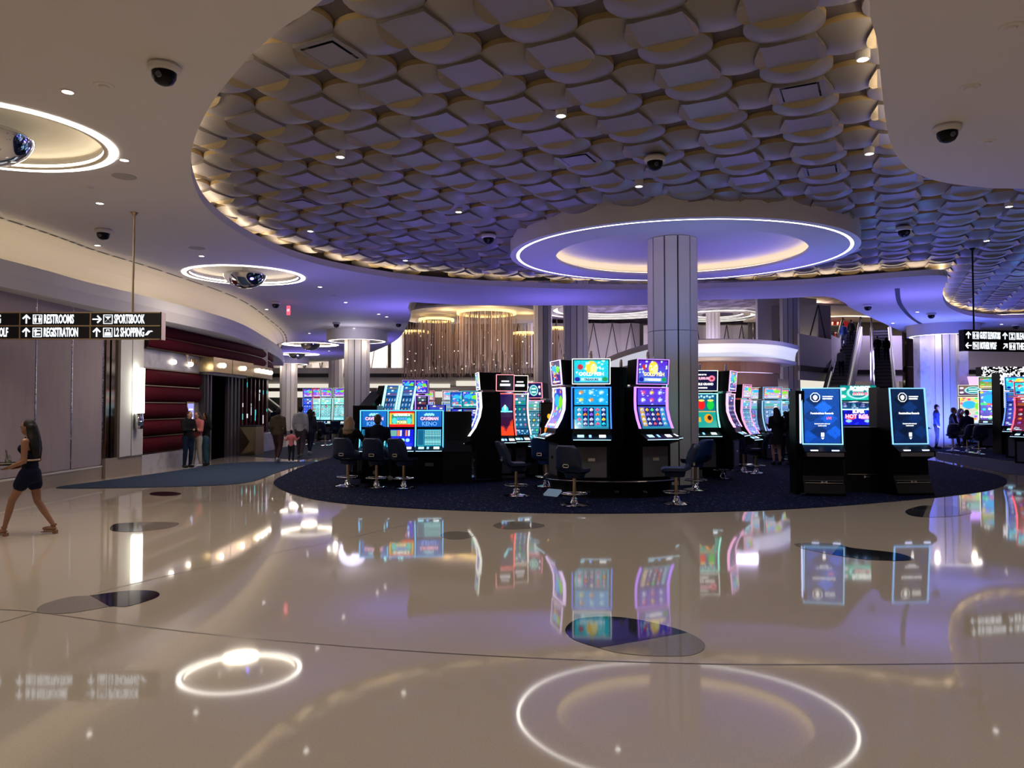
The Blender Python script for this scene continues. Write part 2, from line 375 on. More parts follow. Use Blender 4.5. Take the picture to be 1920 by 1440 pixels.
def inp(x, y):
    c = False; n = len(hole); j = n - 1
    for i in range(n):
        a, b = hole[i], hole[j]
        if (a.y > y) != (b.y > y) and x < (b.x - a.x) * (y - a.y) / (b.y - a.y) + a.x: c = not c
        j = i
    return c
CX, CY, CRX, CRY = 3.98, 17.75, 4.0, 3.65      # centre canopy
vents = [Zp(*p, 5.6) for p in ((625, 122), (1527, 190), (1094, 318), (1560, 330), (822, 455), (548, 397), (1600, 470))]
cells = {'A': [], 'B': []}
for i in range(-50, 70):
    for j in range(-50, 70):
        if (i % 2) and (j % 2): continue
        x = org.x + S * (i * ca - j * sa); y = org.y + S * (i * sa + j * ca)
        if not inhole(x, y): continue
        if y > 5 and abs(x / y) > .80: continue
        if hypot((x - CX) / CRX, (y - CY) / CRY) < .86: continue
        cells['A' if (i % 2 == 0 and j % 2 == 0) else 'B'].append((x, y))
vi = set()
for v in vents: vi.add(min(range(len(cells['A'])), key=lambda k: hypot(cells['A'][k][0] - v.x, cells['A'][k][1] - v.y)))
ventcells = [cells['A'][k] for k in vi]
for key, me, nm in (('A', meA, 'square_panel'), ('B', meB, 'round_panel')):
    L = sorted(cells[key], key=lambda c: hypot(*c)); rest = MB(); src = mA if key == 'A' else mB_
    for k, c in enumerate(L):
        if c in ventcells:
            o = link('vent_panel', meV, back, None, (c[0], c[1], 0), ANG); continue
        if k < 290: link(nm, me, back, None, (c[0], c[1], 0), ANG)
        else:
            rest.add(src.v, src.f, 0, Matrix.Translation((c[0], c[1], 0)) @ Matrix.Rotation(ANG, 4, 'Z')); rest.m[-len(src.f):] = src.m
    if rest.v: rest.obj('distant_' + nm + 's', [M_panel, M_gold if key == 'A' else M_gold_lit, M_blk], back, smooth=50 if key == 'B' else None, kind='stuff')
# ---- round canopy over the middle column
def circ(cx, cy, rx, ry, z, n=96): return [Vector((cx + rx * cos(2 * pi * i / n), cy + ry * sin(2 * pi * i / n), z)) for i in range(n)]
can = thing('round_ceiling_canopy', 'large round white ceiling canopy with white light ring above the middle column', 'ceiling canopy', (CX, CY, ZC))
def canopy(parent, r_out, ry_out, r_ring, ry_ring, r_in, ry_in, hgt):
    m = MB(); w = .035
    m.lathe([(1, .0), (1, hgt)], 96, sx=r_out, sy=ry_out)
    def ann(a, b, z, mi=0):
        A = circ(0, 0, *a, z); B = circ(0, 0, *b, z); m.strip(A + A[:1], B + B[:1], mi)
    ann((r_out, ry_out), (r_ring + w, ry_ring + w), 0)
    ann((r_ring - w, ry_ring - w), (r_in, ry_in), 0)
    A = circ(0, 0, r_in, ry_in, 0); B = circ(0, 0, r_in, ry_in, .07); m.strip(A + A[:1], B + B[:1])
    A = B; B = circ(0, 0, r_in + .22, ry_in + .22, .07); m.strip(A + A[:1], B + B[:1])
    prof = [(0.22, .07), (.22, .16), (.12, .26), (-.2, .31), (-1.0, .34)]
    for (a, za), (b, zb) in zip(prof, prof[1:]):
        A = circ(0, 0, r_in + a, ry_in + a, za); B = circ(0, 0, r_in + b, ry_in + b, zb); m.strip(A + A[:1], B + B[:1])
    m.add([tuple(p) for p in circ(0, 0, r_in - 1.0, ry_in - 1.0, .34)], [tuple(range(96))])
    m.obj('canopy_shell', M_white, parent, smooth=35)
    m2 = MB(); A = circ(0, 0, r_ring - w, ry_ring - w, .004); B = circ(0, 0, r_ring + w, ry_ring + w, .004); m2.strip(A + A[:1], B + B[:1]); m2.obj('ring_light', M_ring, parent)
    m3 = MB(); A = circ(0, 0, r_in + .05, ry_in + .05, .085); B = circ(0, 0, r_in + .13, ry_in + .13, .085); m3.strip(A + A[:1], B + B[:1]); m3.obj('cove_light', glow('canopy_cove', (1, .80, .52), 4.5), parent)
canopy(can, CRX + .02, CRY + .02, 3.84, 3.49, 2.93, 2.68, .46)
# ---- columns
colid = [0]
def column(x, y, ztop, label, w=1.16, joint=None, n=12, group=None, rot=0):
    o = thing('fluted_column', label, 'column', (x, y, 0), group=group)
    r = w / 2
    MB().lathe([(r - .045, 0), (r - .045, ztop)], n * 2).obj('core', M_groove, o)
    half = pi / n; g = .036 / r; p = MB()
    a0, a1 = -half + g / 2, half - g / 2
    rr = r / cos(half) * .985
    pts = [((r - .05) * cos(a0), (r - .05) * sin(a0)), (rr * cos(a0), rr * sin(a0)), (rr * cos(a1), rr * sin(a1)), ((r - .05) * cos(a1), (r - .05) * sin(a1))]
    zz = [0.0] + ([joint - .006] if joint else []) + [ztop]; st = 0
    if joint: p.prism(pts, 'z', 0, joint - .006); p.prism(pts, 'z', joint + .006, ztop)
    else: p.prism(pts, 'z', 0, ztop)
    me = p.mesh('column_panel', M_colp)
    for i in range(n):
        q = link('column_panel', me, o); q.rotation_euler = (0, 0, 2 * pi * (i + .5) / n + rot)
    return o
column(3.80, 17.6, ZC + .33, 'large grey fluted column rising into the round ceiling canopy', 1.16, joint=3.55)
def colpx(px, d): return (px - 960) / F * d
# columns with lit collars on the left
def collar(x, y, label, gr='lit collars round the columns', r=1.43):
    o = thing('column_collar', label, 'ceiling collar', (x, y, 4.9))
    m = MB().lathe([(r, 0), (r, .52)], 48)
    A = circ(0, 0, r, r, 0, 48); B = circ(0, 0, r * .93, r * .93, 0, 48); m.strip(A + A[:1], B + B[:1])
    A = circ(0, 0, r * .86, r * .86, 0, 48); B = circ(0, 0, r * .80, r * .80, 0, 48); m.strip(A + A[:1], B + B[:1])
    A = circ(0, 0, r * .80, r * .80, 0.0, 48); B = circ(0, 0, r * .80, r * .80, .3, 48); m.strip(A + A[:1], B + B[:1])
    A = circ(0, 0, r * .80, r * .80, .3, 48); B = circ(0, 0, .5, .5, .3, 48); m.strip(A + A[:1], B + B[:1])
    m.obj('collar_shell', M_white, o, smooth=35)
    m = MB(); A = circ(0, 0, r * .93, r * .93, .004, 48); B = circ(0, 0, r * .86, r * .86, .004, 48); m.strip(A + A[:1], B + B[:1]); m.obj('ring_light', M_ring, o)
    lamp('POINT', (x + .8, y - .7, 4.7), 14, WARM, .1); lamp('POINT', (x - .8, y - .7, 4.7), 14, WARM, .1)
    return o
d2 = 35.6; column(colpx(669, d2), d2, 5.2, 'grey fluted column with lit collar left of the gold strand chandelier', 1.2); collar(colpx(669, d2), d2, 'white ceiling collar with light ring on the nearer left column')
d3 = 55.; column(colpx(541, d3), d3, 5.2, 'distant pale fluted column with lit collar beside the far left escalator', 1.25); collar(colpx(541, d3), d3, 'white ceiling collar with light ring on the distant left column')
d4 = 33.; column(colpx(1768, d4), d4, 5.2, 'blue lit fluted column between two marble slabs beneath the right sign', 1.12); collar(colpx(1770, d4), d4, 'white ceiling collar with light ring on the blue lit column')
for dx in (-31, 36):
    x = colpx(1768 + dx, d4)
    MB().box((x - .28, d4 - .05, 0), (x + .28, d4 + .5, 4.95)).obj('marble_slab', M_marble, label='pale marble slab standing against the ' + ('left' if dx < 0 else 'right') + ' side of the blue lit column', cat='wall slab')
lamp('AREA', (colpx(1745, 31), 31, .3), 260, (.1, .16, 1), .4, rot=(pi * .93, 0, 0)); lamp('AREA', (colpx(1785, 31), 31, .3), 260, (.1, .16, 1), .4, rot=(pi * .96, 0, 0))
for px, w, lab in ((988, 26, 'tall fluted column at the right edge of the gold strand chandelier'), (1018, 34, 'tall fluted column second right of the gold strand chandelier'), (1080, 46, 'tall fluted column behind the front slot machines left of the large column'),
              (1338, 26, 'thin tall fluted column rising behind the round bar'), (1482, 35, 'tall fluted column at the right end of the round bar'), (630, 28, 'tall fluted column seen between the two collared left columns'), (746, 25, 'tall fluted column at the left edge of the gold strand chandelier'), (716, 19, 'slim distant fluted column right of the nearer collared column')):
    d = 1.2 * F / w; d = min(d, 66); column(colpx(px, d), d, 10, lab, w * d / F)
# ---- left wall (X = -10.2) : everything by depth range and height
WX = -10.2
def wd(px): return abs(WX) * F / (960 - px)       # depth where the wall meets image column px
wall = MB().box((WX - .4, -10, 0), (WX - .02, 31.2, 4.2)).obj('wall_left', M_stone, kind='structure')
def wbox(name, m, d0, d1, z0, z1, out=.0, parent=wall, thick=None, **kw):
    return MB().box((WX - .018, d0, z0), (WX + out, d1, z1)).obj(name, m, parent, **kw)
seams = [wd(190), wd(132), wd(64)]; step = seams[1] - seams[2]
k = seams[-1]
while k > -6: k -= 1.32; seams.append(k)
seams = sorted(seams)
for a, b in zip(seams, seams[1:]):
    wbox('fabric_panel', M_mauve, a + .028, b - .028, .36, 4.2, .03)
    MB().lathe([(.026, .36), (.026, 4.2)], 14, c=(WX + .016, b, 0)).obj('mirror_strip', mat('mirror_strip', (.8, .78, .82), .06, metal=1, bump=(9, .6, .02)), wall, smooth=60)
wbox('baseboard_left', M_stone, -9, wd(190), 0, .30, .05); wbox('trim_1', M_white, -9, wd(190), .30, .34, .06)
wbox('bronze_pilaster', M_mirror, wd(190) + .02, wd(214), .5, 4.2, .06); wbox('pilaster_base', M_stone, wd(190) + .02, wd(258), 0, .5, .12)
for k_ in range(3):
    a = wd(190) + .05 + k_ * .2; wbox('pilaster_rib', M_mirror, a, a + .15, .5, 4.2, .09 + .02 * (k_ % 2))
wbox('white_pilaster', M_white, wd(214), wd(236) - .02, .5, 4.2, .16); wbox('white_pilaster', M_white, wd(236) + .02, wd(258), .5, 4.2, .16)
sc_ = thing('wall_sconce', 'tall glowing white wall sconce with chrome foot on the white pilaster', 'wall lamp', (WX + .16, wd(243), 1.2))
MB().lathe([(0, .42), (.13, .42), (.13, 1.62), (0, 1.62)], 20, c=(.10, 0, 0)).obj('lamp_shade', glow('sconce_glow', (.95, 1, .86), 7), sc_, smooth=40)
MB().lathe([(0, 0), (.11, 0), (.11, .18), (.125, .2), (.11, .22), (.11, .41), (0, .41)], 20, c=(.10, 0, 0)).obj('chrome_foot', M_chrome, sc_, smooth=40)
MB().box((0, -.02, .0), (.06, .02, 1.6)).obj('back_plate', M_brass, sc_)
# red upholstered wall
dr0, dr1 = wd(258), wd(374)
for i in range(5):
    z0, z1 = .48 + i * .476, .48 + (i + 1) * .476
    a, b = dr0, (wd(368) if i >= 3 else wd(342))
    m = MB(); pts = [(WX - .01, z0 + .015)] + [(WX + .05 + .14 * sin(pi * t / 8) ** .6, z0 + .015 + (z1 - z0 - .03) * t / 8) for t in range(9)] + [(WX - .01, z1 - .015)]
    m.prism(pts, 'y', a, b); m.obj('upholstered_band', M_red, wall, smooth=40)
    wbox('brass_trim', M_brass, a, b, z1 - .012, z1 + .012, .10)
wbox('marble_base', M_marble, dr0, wd(372), 0, .47, .14); wbox('marble_header', M_marble, dr0, wd(368), 2.88, 3.4, .08)
tv = thing('wall_display', 'small lit display in a gold frame beside the dark doorway', 'display', (WX, wd(353), 1.2))
MB().box((0, -.28, 0), (.08, .28, .75)).obj('frame', M_goldm, tv); MB().box((.081, -.22, .06), (.086, .22, .69)).obj('screen', glow('display_glow', (.35, .35, .95), 1.2), tv)
for i in range(3): MB().box((.087, -.15, .2 + i * .14), (.09, .15, .25 + i * .14)).obj('screen_line', glow('display_white', (.9, .85, 1), 2), tv)
# upper red bands follow the canopy
def band_path(x, d0, d1, n=14, curl=0): return [Vector((x - curl * max(0, (d0 + (d1 - d0) * i / n - 27)) ** 2 * .02, d0 + (d1 - d0) * i / n, 0)) for i in range(n + 1)]
for (z0, z1) in ((3.42, 3.76), (3.78, 4.12)):
    P = band_path(WX + .22, dr0, 34, 20, 1); m = MB(); prev = None
    for q in range(7):
        off = .09 * sin(pi * q / 6) ** .6; row = [p + Vector((off, 0, z0 + (z1 - z0) * q / 6)) for p in P]
        if prev: m.strip(prev, row)
        prev = row
    m.obj('upholstered_band', M_red, wall, smooth=50)
    m = MB(); m.tube([p + Vector((.02, 0, z0 - .01)) for p in P], .014, 6); m.obj('brass_trim', M_brass, wall)
# gold marquee with bulbs
mq = thing('gold_marquee', 'gold boxed marquee band with round bulbs over the dark doorway', 'sign', (WX, 0, 0))
for a, b in ((368, 405), (406, 447)):
    MB().box((0, wd(a), 2.92), (.55, wd(b), 3.40)).obj('marquee_panel', M_goldm, mq)
P = [Vector((.55 - max(0, (wd(448 + 6 * i) - 28)) ** 2 * .03, wd(448 + 6 * i), 0)) for i in range(9)]
m = MB(); m.strip([p + Vector((0, 0, 2.9)) for p in P], [p + Vector((0, 0, 3.36)) for p in P]); m.strip([p + Vector((0, 0, 2.9)) for p in P], [p + Vector((-.5, 0, 2.9)) for p in P]); m.obj('curved_end', M_brass, mq)
for px, o in ((385, .56), (426, .56), (456, .55), (466, .53), (476, .48), (487, .40)):
    MB().ell((o + .04, wd(px), 3.16), .085).obj('bulb', M_bulb, mq, smooth=60)
wl = [MB().ell((WX + .14, wd(px), 3.12), .075).obj('globe_lamp', M_bulb, smooth=60, label=l, cat='lamp') for px, l in ((317, 'small round globe lamp alone on the marble header above the red wall'), (349, 'small round globe lamp below the gold lettering on the marble header'))]
gs = thing('gold_script_sign', 'small gold script letters on the marble header beside the marquee', 'sign', (WX + .12, wd(350), 3.24))
text('Tutto', .42, M_goldm, gs, (.02, 0, 0), rx=pi / 2, rz=pi / 2, wide=.9, bold=.004)
# dark doorway with fluted jambs, black sheet as the unlit opening
dw = MB().box((WX - .015, wd(390), 0), (WX + .05, wd(419), 2.85)).obj('dark_doorway', M_dark, kind='structure')
def flutes(a, b, n, z1=2.85, z0=0):
    for i in range(n):
        p = a + (b - a) * i / n; q = a + (b - a) * (i + .8) / n
        wbox('jamb_flute', mat('grey_flute', (.11, .10, .115), .35, metal=.4), p, q, z0, z1, .16 + .05 * (i % 2))
flutes(wd(374), wd(389), 5); flutes(wd(419), wd(440), 6)
wbox('door_header', M_marble, wd(374), wd(447), 2.84, 2.94, .30)
# glazed screen beyond the door with dark red fins, glowing patches painted as slot machine reflections
gl = [glow('reflection_cyan', (.1, .9, 1), .7), glow('reflection_blue', (.1, .2, 1), .8), glow('reflection_white', (.9, .95, 1), .8)]
sg0 = wd(441)
for i in range(8):
    a = sg0 + i * .46
    wbox('red_fin', M_red, a, a + .09, .75, 2.9, .07); wbox('mirror_pane', mat('dark_mirror', (.25, .22, .24), .1, metal=1), a + .10, a + .46, .75, 2.9, .02)
    rr_ = random.Random(i)
    for k_ in range(2):
        z = 1.1 + rr_.random() * 1.5; wbox('slot_reflection', gl[rr_.randrange(3)], a + .2, a + .2 + .1 * rr_.random() + .06, z, z + .1 + .25 * rr_.random(), .03)
wbox('marble_base', M_marble, wd(455), wd(500), 0, .72, .35)
pod = thing('gold_podium', 'faceted gold podium standing beside the dark doorway', 'podium', (WX + .5, wd(448), 0))
m = MB(); m.add([(-.3, -.45, 0), (.3, -.45, 0), (.3, .45, 0), (-.3, .45, 0), (-.3, -.45, 1.05), (.3, -.45, 1.05), (.3, .45, 1.05), (-.3, .45, 1.05), (.12, -.55, .5)],
    [(0, 1, 8), (1, 5, 8), (5, 4, 8), (4, 0, 8), (1, 2, 6, 5), (2, 3, 7, 6), (3, 0, 4, 7), (4, 5, 6, 7)]); m.obj('podium_body', M_brass, pod)
MB().box((-.32, -.47, 1.05), (.32, .47, 1.09)).obj('podium_top', M_black2, pod)
# fascia, cove and soffit above the left wall
def shift(P, d, z):
    out = []
    for i, p in enumerate(P):
        t = (P[min(i + 1, len(P) - 1)] - P[max(i - 1, 0)]); t.z = 0; t.normalize(); out.append(Vector((p.x - t.y * d, p.y + t.x * d, z)))
    return out
cv = MB(); prof = [(.0, ZC + .10), (.06, ZC + .04), (.30, ZC - .03), (.62, ZC - .22), (.80, ZC - .48), (.86, ZC - .72), (.86, 4.58)]
rows = [shift(slot, a, z) for a, z in prof]
for A, B in zip(rows, rows[1:]): cv.strip(A, B)
trim1 = cv.obj('trim_2', mat('cove_plaster', (.78, .72, .62), .6), kind='structure', smooth=60)
fc = MB(); rows = [shift(slot, a, z) for a, z in ((.86, 4.56), (.30, 4.50), (.10, 4.50), (.10, 4.66), (.02, 4.66), (-.02, 4.40), (.02, 4.12), (.10, 4.10), (1.6, 4.10))]
for A, B in zip(rows, rows[1:]): fc.strip(A, B)
trim2 = fc.obj('trim_3', M_white, kind='structure', smooth=30)
A, B = shift(slot, .16, 4.52), shift(slot, .26, 4.52); MB().strip(A, B).obj('cove_strip', glow('left_cove', (1, .82, .55), 5.5), trim2)
# dashed black slot diffusers along the ceiling edge
for i in range(3, len(slot) - 1, 2):
    a, b = slot[i], slot[i + 1]; b2 = a.lerp(b, 1.0) if i + 2 >= len(slot) else slot[i + 2].lerp(slot[i + 1], .25)
    pp = [a.lerp(slot[i + 1], .15), slot[i + 1], b2]; A = shift(pp, -.10, ZC - .006); B = shift(pp, -.17, ZC - .006); MB().strip(A, B).obj('slot_diffuser', M_blk, ceil)
sl2 = smooth_path([Zp(*p, ZC) for p in ((1687, 540), (1690, 565), (1700, 582), (1716, 598), (1736, 610))], 5); A = shift(sl2, 0, ZC - .006); B = shift(sl2, .14, ZC - .006); MB().strip(A, B).obj('slot_diffuser', M_blk, ceil)
# ---- dish lights with mirrored half globes
def dish(x, y, r, ry, label):
    o = thing('dish_light', label, 'ceiling lamp', (x, y, ZC))
    m = MB()
    def rg(a, za, b, zb, mi=0, mm=None):
        A = circ(0, 0, r * a, ry * a, za, 64); B = circ(0, 0, r * b, ry * b, zb, 64); (mm or m).strip(A + A[:1], B + B[:1], mi)
    rg(.93, -.01, .90, -.012); rg(.90, -.012, .885, -.004); rg(.885, -.004, .885, .012)
    pr = [(.885, .05), (.92, .09), (.88, .14), (.75, .20), (.5, .25), (.2, .27), (.02, .27)]
    for (a, za), (b, zb) in zip(pr, pr[1:]): rg(a, za, b, zb)
    m.obj('dish', mat('dish_cream', (.85, .76, .6), .9), o, smooth=40)
    m2 = MB(); rg(1.0, -.012, .93, -.016, 0, m2); m2.obj('ring_light', M_ring, o)
    m2 = MB(); rg(.885, .012, .885, .05, 0, m2); m2.obj('inner_light', glow('dish_inner', (1, .90, .72), 18), o)
    m3 = MB(); m3.lathe([(.0, -.36), (.18, -.34), (.34, -.28), (.47, -.18), (.55, -.06), (.57, .0), (.5, .06), (.1, .08), (.06, .27)], 32); m3.obj('mirror_globe', M_chrome, o, smooth=60)
    lamp('AREA', (x, y, ZC - .40), 60, WARM, .9)
dish(-7.05, 9.9, 1.6, 1.45, 'largest dish ceiling light with mirrored globe at the upper left')
p = Zp(454, 514, ZC); dish(p.x, 20.45, 1.6, 1.6, 'dish ceiling light with mirrored globe between the hanging sign and panel ceiling')
p = Zp(582, 646, ZC); dish(p.x, p.y, 1.6, 1.6, 'dish ceiling light with mirrored globe beside the nearer left column collar')
p = Zp(557, 664, ZC); dish(p.x, p.y, 1.5, 1.5, 'farthest dish ceiling light with mirrored globe above the distant left column')
# ---- ceiling fittings
fit_me = MB().lathe([(0, -.006), (.062, -.006), (.075, -.012), (.085, 0)], 20)
WL = ['beside the largest dish light', "under the large dish light's far rim", 'left of the first dome camera by the sign rod', "above the left sign's rod", 'left of the second dish light', 'in the ceiling strip before the gold strand chandelier', 'near the exit sign on its right', 'near the curved ceiling corner, nearer one', 'near the curved ceiling corner, farther one', 'beside the nearer column collar', 'at the front edge of the nearer column collar', 'between the two column collars', 'just left of the exit sign', 'between the blue column and panel ceiling lobe', 'above the top of the right escalator', 'in the ceiling above the right hanging sign']
for (px, py), wl_ in zip(((127, 172), (233, 300), (187, 381), (183, 460), (378, 480), (600, 538), (648, 567), (725, 594), (710, 589), (580, 625), (664, 615), (617, 658), (500, 580), (1720, 585), (1674, 606), (1878, 608)), WL):
    p = Zp(px, py, ZC); o = thing('downlight', 'white ceiling downlight ' + wl_, 'downlight', p, group='downlights in the white ceiling')
    MB().lathe([(.06, -.008), (.085, -.010), (.09, 0)], 18).obj('trim_ring', M_white, o); MB().lathe([(0, -.005), (.06, -.006)], 18).obj('lamp_face', M_down, o)
WL = ['left of the panel ceiling, large bright one', 'at the centre of the near panel ceiling', 'at the white ceiling edge, nearer of two on the right', 'at the white ceiling edge, farther of two on the right', "just above the canopy's near rim", 'left of the canopy in the violet zone', 'far left of the panel ceiling', 'in the right lobe of the panel ceiling', "above the right sign's rod", 'at the far left rim below the violet zone', 'inside the panels just before the canopy rim', 'beyond the canopy on the right']
for (px, py), wl_ in zip(((638, 295), (1052, 218), (1618, 112), (1630, 289), (1198, 350), (860, 398), (582, 434), (1892, 388), (1850, 452), (760, 489), (1155, 436), (1520, 478)), WL):
    p = Zp(px, py, 5.535 + PUP); o = thing('panel_downlight', 'panel ceiling downlight ' + wl_, 'downlight', p, group='downlights in the sculpted ceiling')
    MB().lathe([(.06, 0), (.075, 0), (.078, .18), (0, .18)], 18).obj('trim_ring', M_white, o); MB().lathe([(0, .003), (.062, .002)], 18).obj('lamp_face', M_down, o)
def dome(px, py, z, label, s=1.0):
    p = Zp(px, py, z); o = thing('dome_camera', label, 'security camera', p, scale=(s, s, s))
    MB().lathe([(0, 0), (.15, 0), (.17, -.03), (.16, -.07), (.12, -.085)], 24).obj('camera_housing', M_white, o, smooth=40)
    MB().lathe([(.125, -.07), (.12, -.14), (.09, -.19), (.04, -.215), (0, -.22)], 24).obj('camera_dome', M_black, o, smooth=60)
    MB().lathe([(0, 0), (.03, 0), (.03, .03), (0, .03)], 12, M=Matrix.Translation((.0, -.11, -.15)) @ Matrix.Rotation(pi / 2, 4, 'X')).obj('camera_lens', M_grey, o)
for a in ((308, 122, ZC, 'black dome security camera above and right of the largest dish light'), (194, 430, ZC, 'black dome security camera beside the hanging rod of the left sign'), (1776, 236, ZC, 'black dome security camera on the white ceiling at the upper right'),
          (1228, 294, 5.55 + PUP, 'black dome security camera on the panel ceiling above the round canopy'), (916, 440, 5.55 + PUP, 'black dome security camera on the panel ceiling left of the round canopy'), (1695, 426, 5.55 + PUP, 'black dome security camera on the panel ceiling right of the round canopy'),
          (517, 566, ZC, 'dome security camera left of the red exit sign'), (631, 605, ZC, 'dome security camera in front of the nearer left column collar'), (747, 604, ZC, 'dome security camera near the curved corner of the white ceiling'),
          (1627, 571, ZC, 'dome security camera above the escalators'), (1746, 587, ZC, 'dome security camera above the blue lit column'), (1905, 608, ZC, 'dome security camera above the right hanging sign')):
    dome(*a)
for px, py, lab in ((195, 160, 'above the large dish light'), (163, 351, 'beside the large dish light below'), (1818, 163, 'above the right dome camera'), (1895, 50, 'at the upper right corner'), (1850, 265, 'right of the right dome camera'), (626, 554, 'near the exit sign')):
    p = Zp(px, py, ZC); MB().lathe([(0, -.03), (.05, -.03), (.06, -.012), (.10, -.010), (.11, 0)], 20).obj('smoke_detector', M_white, loc=p, smooth=40, label='small white sprinkler fitting on the white ceiling ' + lab, cat='sprinkler', group='sprinklers on the white ceiling')
p = Zp(233, 331, ZC); MB().lathe([(0, -.008), (.17, -.008), (.18, 0)], 28).obj('ceiling_speaker', mat('grille_grey', (.45, .42, .40), .8), loc=p, label='round flat ceiling speaker grille above the left hanging sign', cat='speaker')
p = Zp(369, 465, ZC); MB().lathe([(0, -.008), (.17, -.008), (.18, 0)], 28).obj('ceiling_speaker', mat('grille_grey'), loc=p, label='round flat ceiling speaker grille near the second dish light', cat='speaker')
# exit sign
p = Zp(541, 567, ZC); ex = thing('exit_sign', 'small red glowing exit sign hanging from the white ceiling', 'exit sign', p)
MB().box((-.01, -.01, -.12), (.01, .01, 0)).obj('stem', M_white, ex); MB().box((-.06, -.02, -.44), (.06, .02, -.12)).obj('sign_box', glow('exit_red', (1, .1, .16), 1.6), ex); text('EXIT', .12, glow('exit_white', (1, .7, .7), 2), ex, (0, -.023, -.28), wide=.36)
# ================================================================== BACKGROUND HALL
rw = MB().box((-40, 74, 0), (60, 74.5, 12)).obj('wall_back', M_pleat, kind='structure')
MB().box((-40, 27.2, 10), (60, 75, 10.2)).obj('ceiling', mat('atrium_ceiling', (.16, .14, .22), .7, noise=(1.2, (.42, .36, .55), .45, .6, (1, .5, 1))), kind='structure')
MB().box((-40, -12.4, 0), (60, -12, 6)).obj('wall_front', M_mauve, kind='structure'); MB().box((46, -12, 0), (46.4, 75, 11)).obj('wall_right', M_mauve, kind='structure')
MB().box((-40, 48, 0), (-39.6, 75, 11)).obj('wall_left', M_mauve, kind='structure')
# pleated upper wall: folded strips with crossing ribs, standing in front of the back wall
def pleats(x0, x1, y, z0, z1, n, parent, curve=0):
    for i in range(n):
        a = x0 + (x1 - x0) * i / n; b = x0 + (x1 - x0) * (i + 1) / n; mid = (a + b) / 2; o_ = y + curve * ((a + b) / 2 - (x0 + x1) / 2) ** 2
        m = MB(); m.add([(a, o_, z0), (mid, o_ - .35, z0), (b, o_, z0), (a, o_, z1), (mid, o_ - .35, z1), (b, o_, z1)], [(0, 1, 4, 3), (1, 2, 5, 4)])
        q = m.obj('pleat_panel', M_pleat, parent)
        r = MB(); r.tube([(a, o_ - .06, z0), (mid, o_ - .40, z1)], .035, 5); r.tube([(b, o_ - .06, z0), (mid, o_ - .40, z1)], .035, 5); r.obj('cross_rib', M_groove, q)
pleats(-33, -11, 66, 4.9, 9.4, 15, rw); pleats(-9, 12, 70, 4.9, 9.6, 12, rw); pleats(12, 27, 68, 5.2, 9.2, 11, rw)
for x in [-31 + 1.47 * i for i in range(14)]: MB().lathe([(0, 0), (.16, 0), (.16, .1), (0, .1)], 10, c=(x, 65.3, 4.92)).obj('uplight', M_ring, rw)
for x in (-7, -4, -1, 2, 6, 10): MB().lathe([(0, 0), (.16, 0), (.16, .1), (0, .1)], 10, c=(x, 69.3, 4.92)).obj('uplight', M_ring, rw)
for x in (-28, -20, -12, -6, 2, 8, 14, 20): lamp('SPOT', (x, 65, 5.0), 45, NEU, .1, rot=(pi * .93, 0, 0), spot=95)
mz = thing('mezzanine', 'mezzanine ledge with a black band running across the rear hall', 'balcony', (0, 60, 0))
MB().box((-38, 0, 4.45), (21, 6, 4.9)).obj('ledge', M_white, mz); MB().box((-38, -.05, 4.15), (21, .1, 4.45)).obj('black_band', M_blk, mz)
MB().box((-38, .3, 3.55), (21, 6, 4.15)).obj('soffit', mat('warm_soffit', (.7, .66, .6), .6), mz)
MB().box((-38, .2, 3.30), (-5, .4, 3.62)).obj('cove_light', glow('soffit_glow', (1, .93, .80), .8), mz); MB().box((-4.5, .2, 3.45), (9.5, .4, 3.85)).obj('cove_light', glow('soffit_glow'), mz)  # glowing boxes stand in for light on the cream soffits
MB().box((-38, 2.5, 2.55), (9.5, 2.7, 3.05)).obj('lit_soffit', glow('soffit_glow'), mz)  # emission stands in for the lit cream ceiling
MB().box((-38, 9.2, 0), (46, 9.5, 4.4)).obj('rear_wall', mat('rear_wall', (.22, .19, .18), .7), mz)
# ribbed glowing ceiling rings of the far hall
for (px, py, d, r0, lab) in ((1150, 592, 62, 6.0, 'concentric glowing ceiling rings right of the gold strand chandelier'), (1345, 577, 66, 4.2, 'concentric glowing ceiling rings above the round bar')):
    p = Dp(px, py, d); o = thing('ring_ceiling_light', lab, 'ceiling lamp', (p.x, d, 9.75))
    for i in range(4):
        r = r0 - i * .95; m = MB(); A = circ(0, 0, r, r, -.0 + i * .1, 56); B = circ(0, 0, r - .42, r - .42, .1 + i * .1, 56); m.strip(A + A[:1], B + B[:1]); m.obj('light_ring', glow('ring_soft', (1, .95, .85), 1.5), o)
        m = MB(); A = circ(0, 0, r - .42, r - .42, .0 + i * .1, 56); B = circ(0, 0, r - .95, r - .95, .0 + i * .1, 56); m.strip(A + A[:1], B + B[:1]); m.obj('ceiling_step', M_white, o)
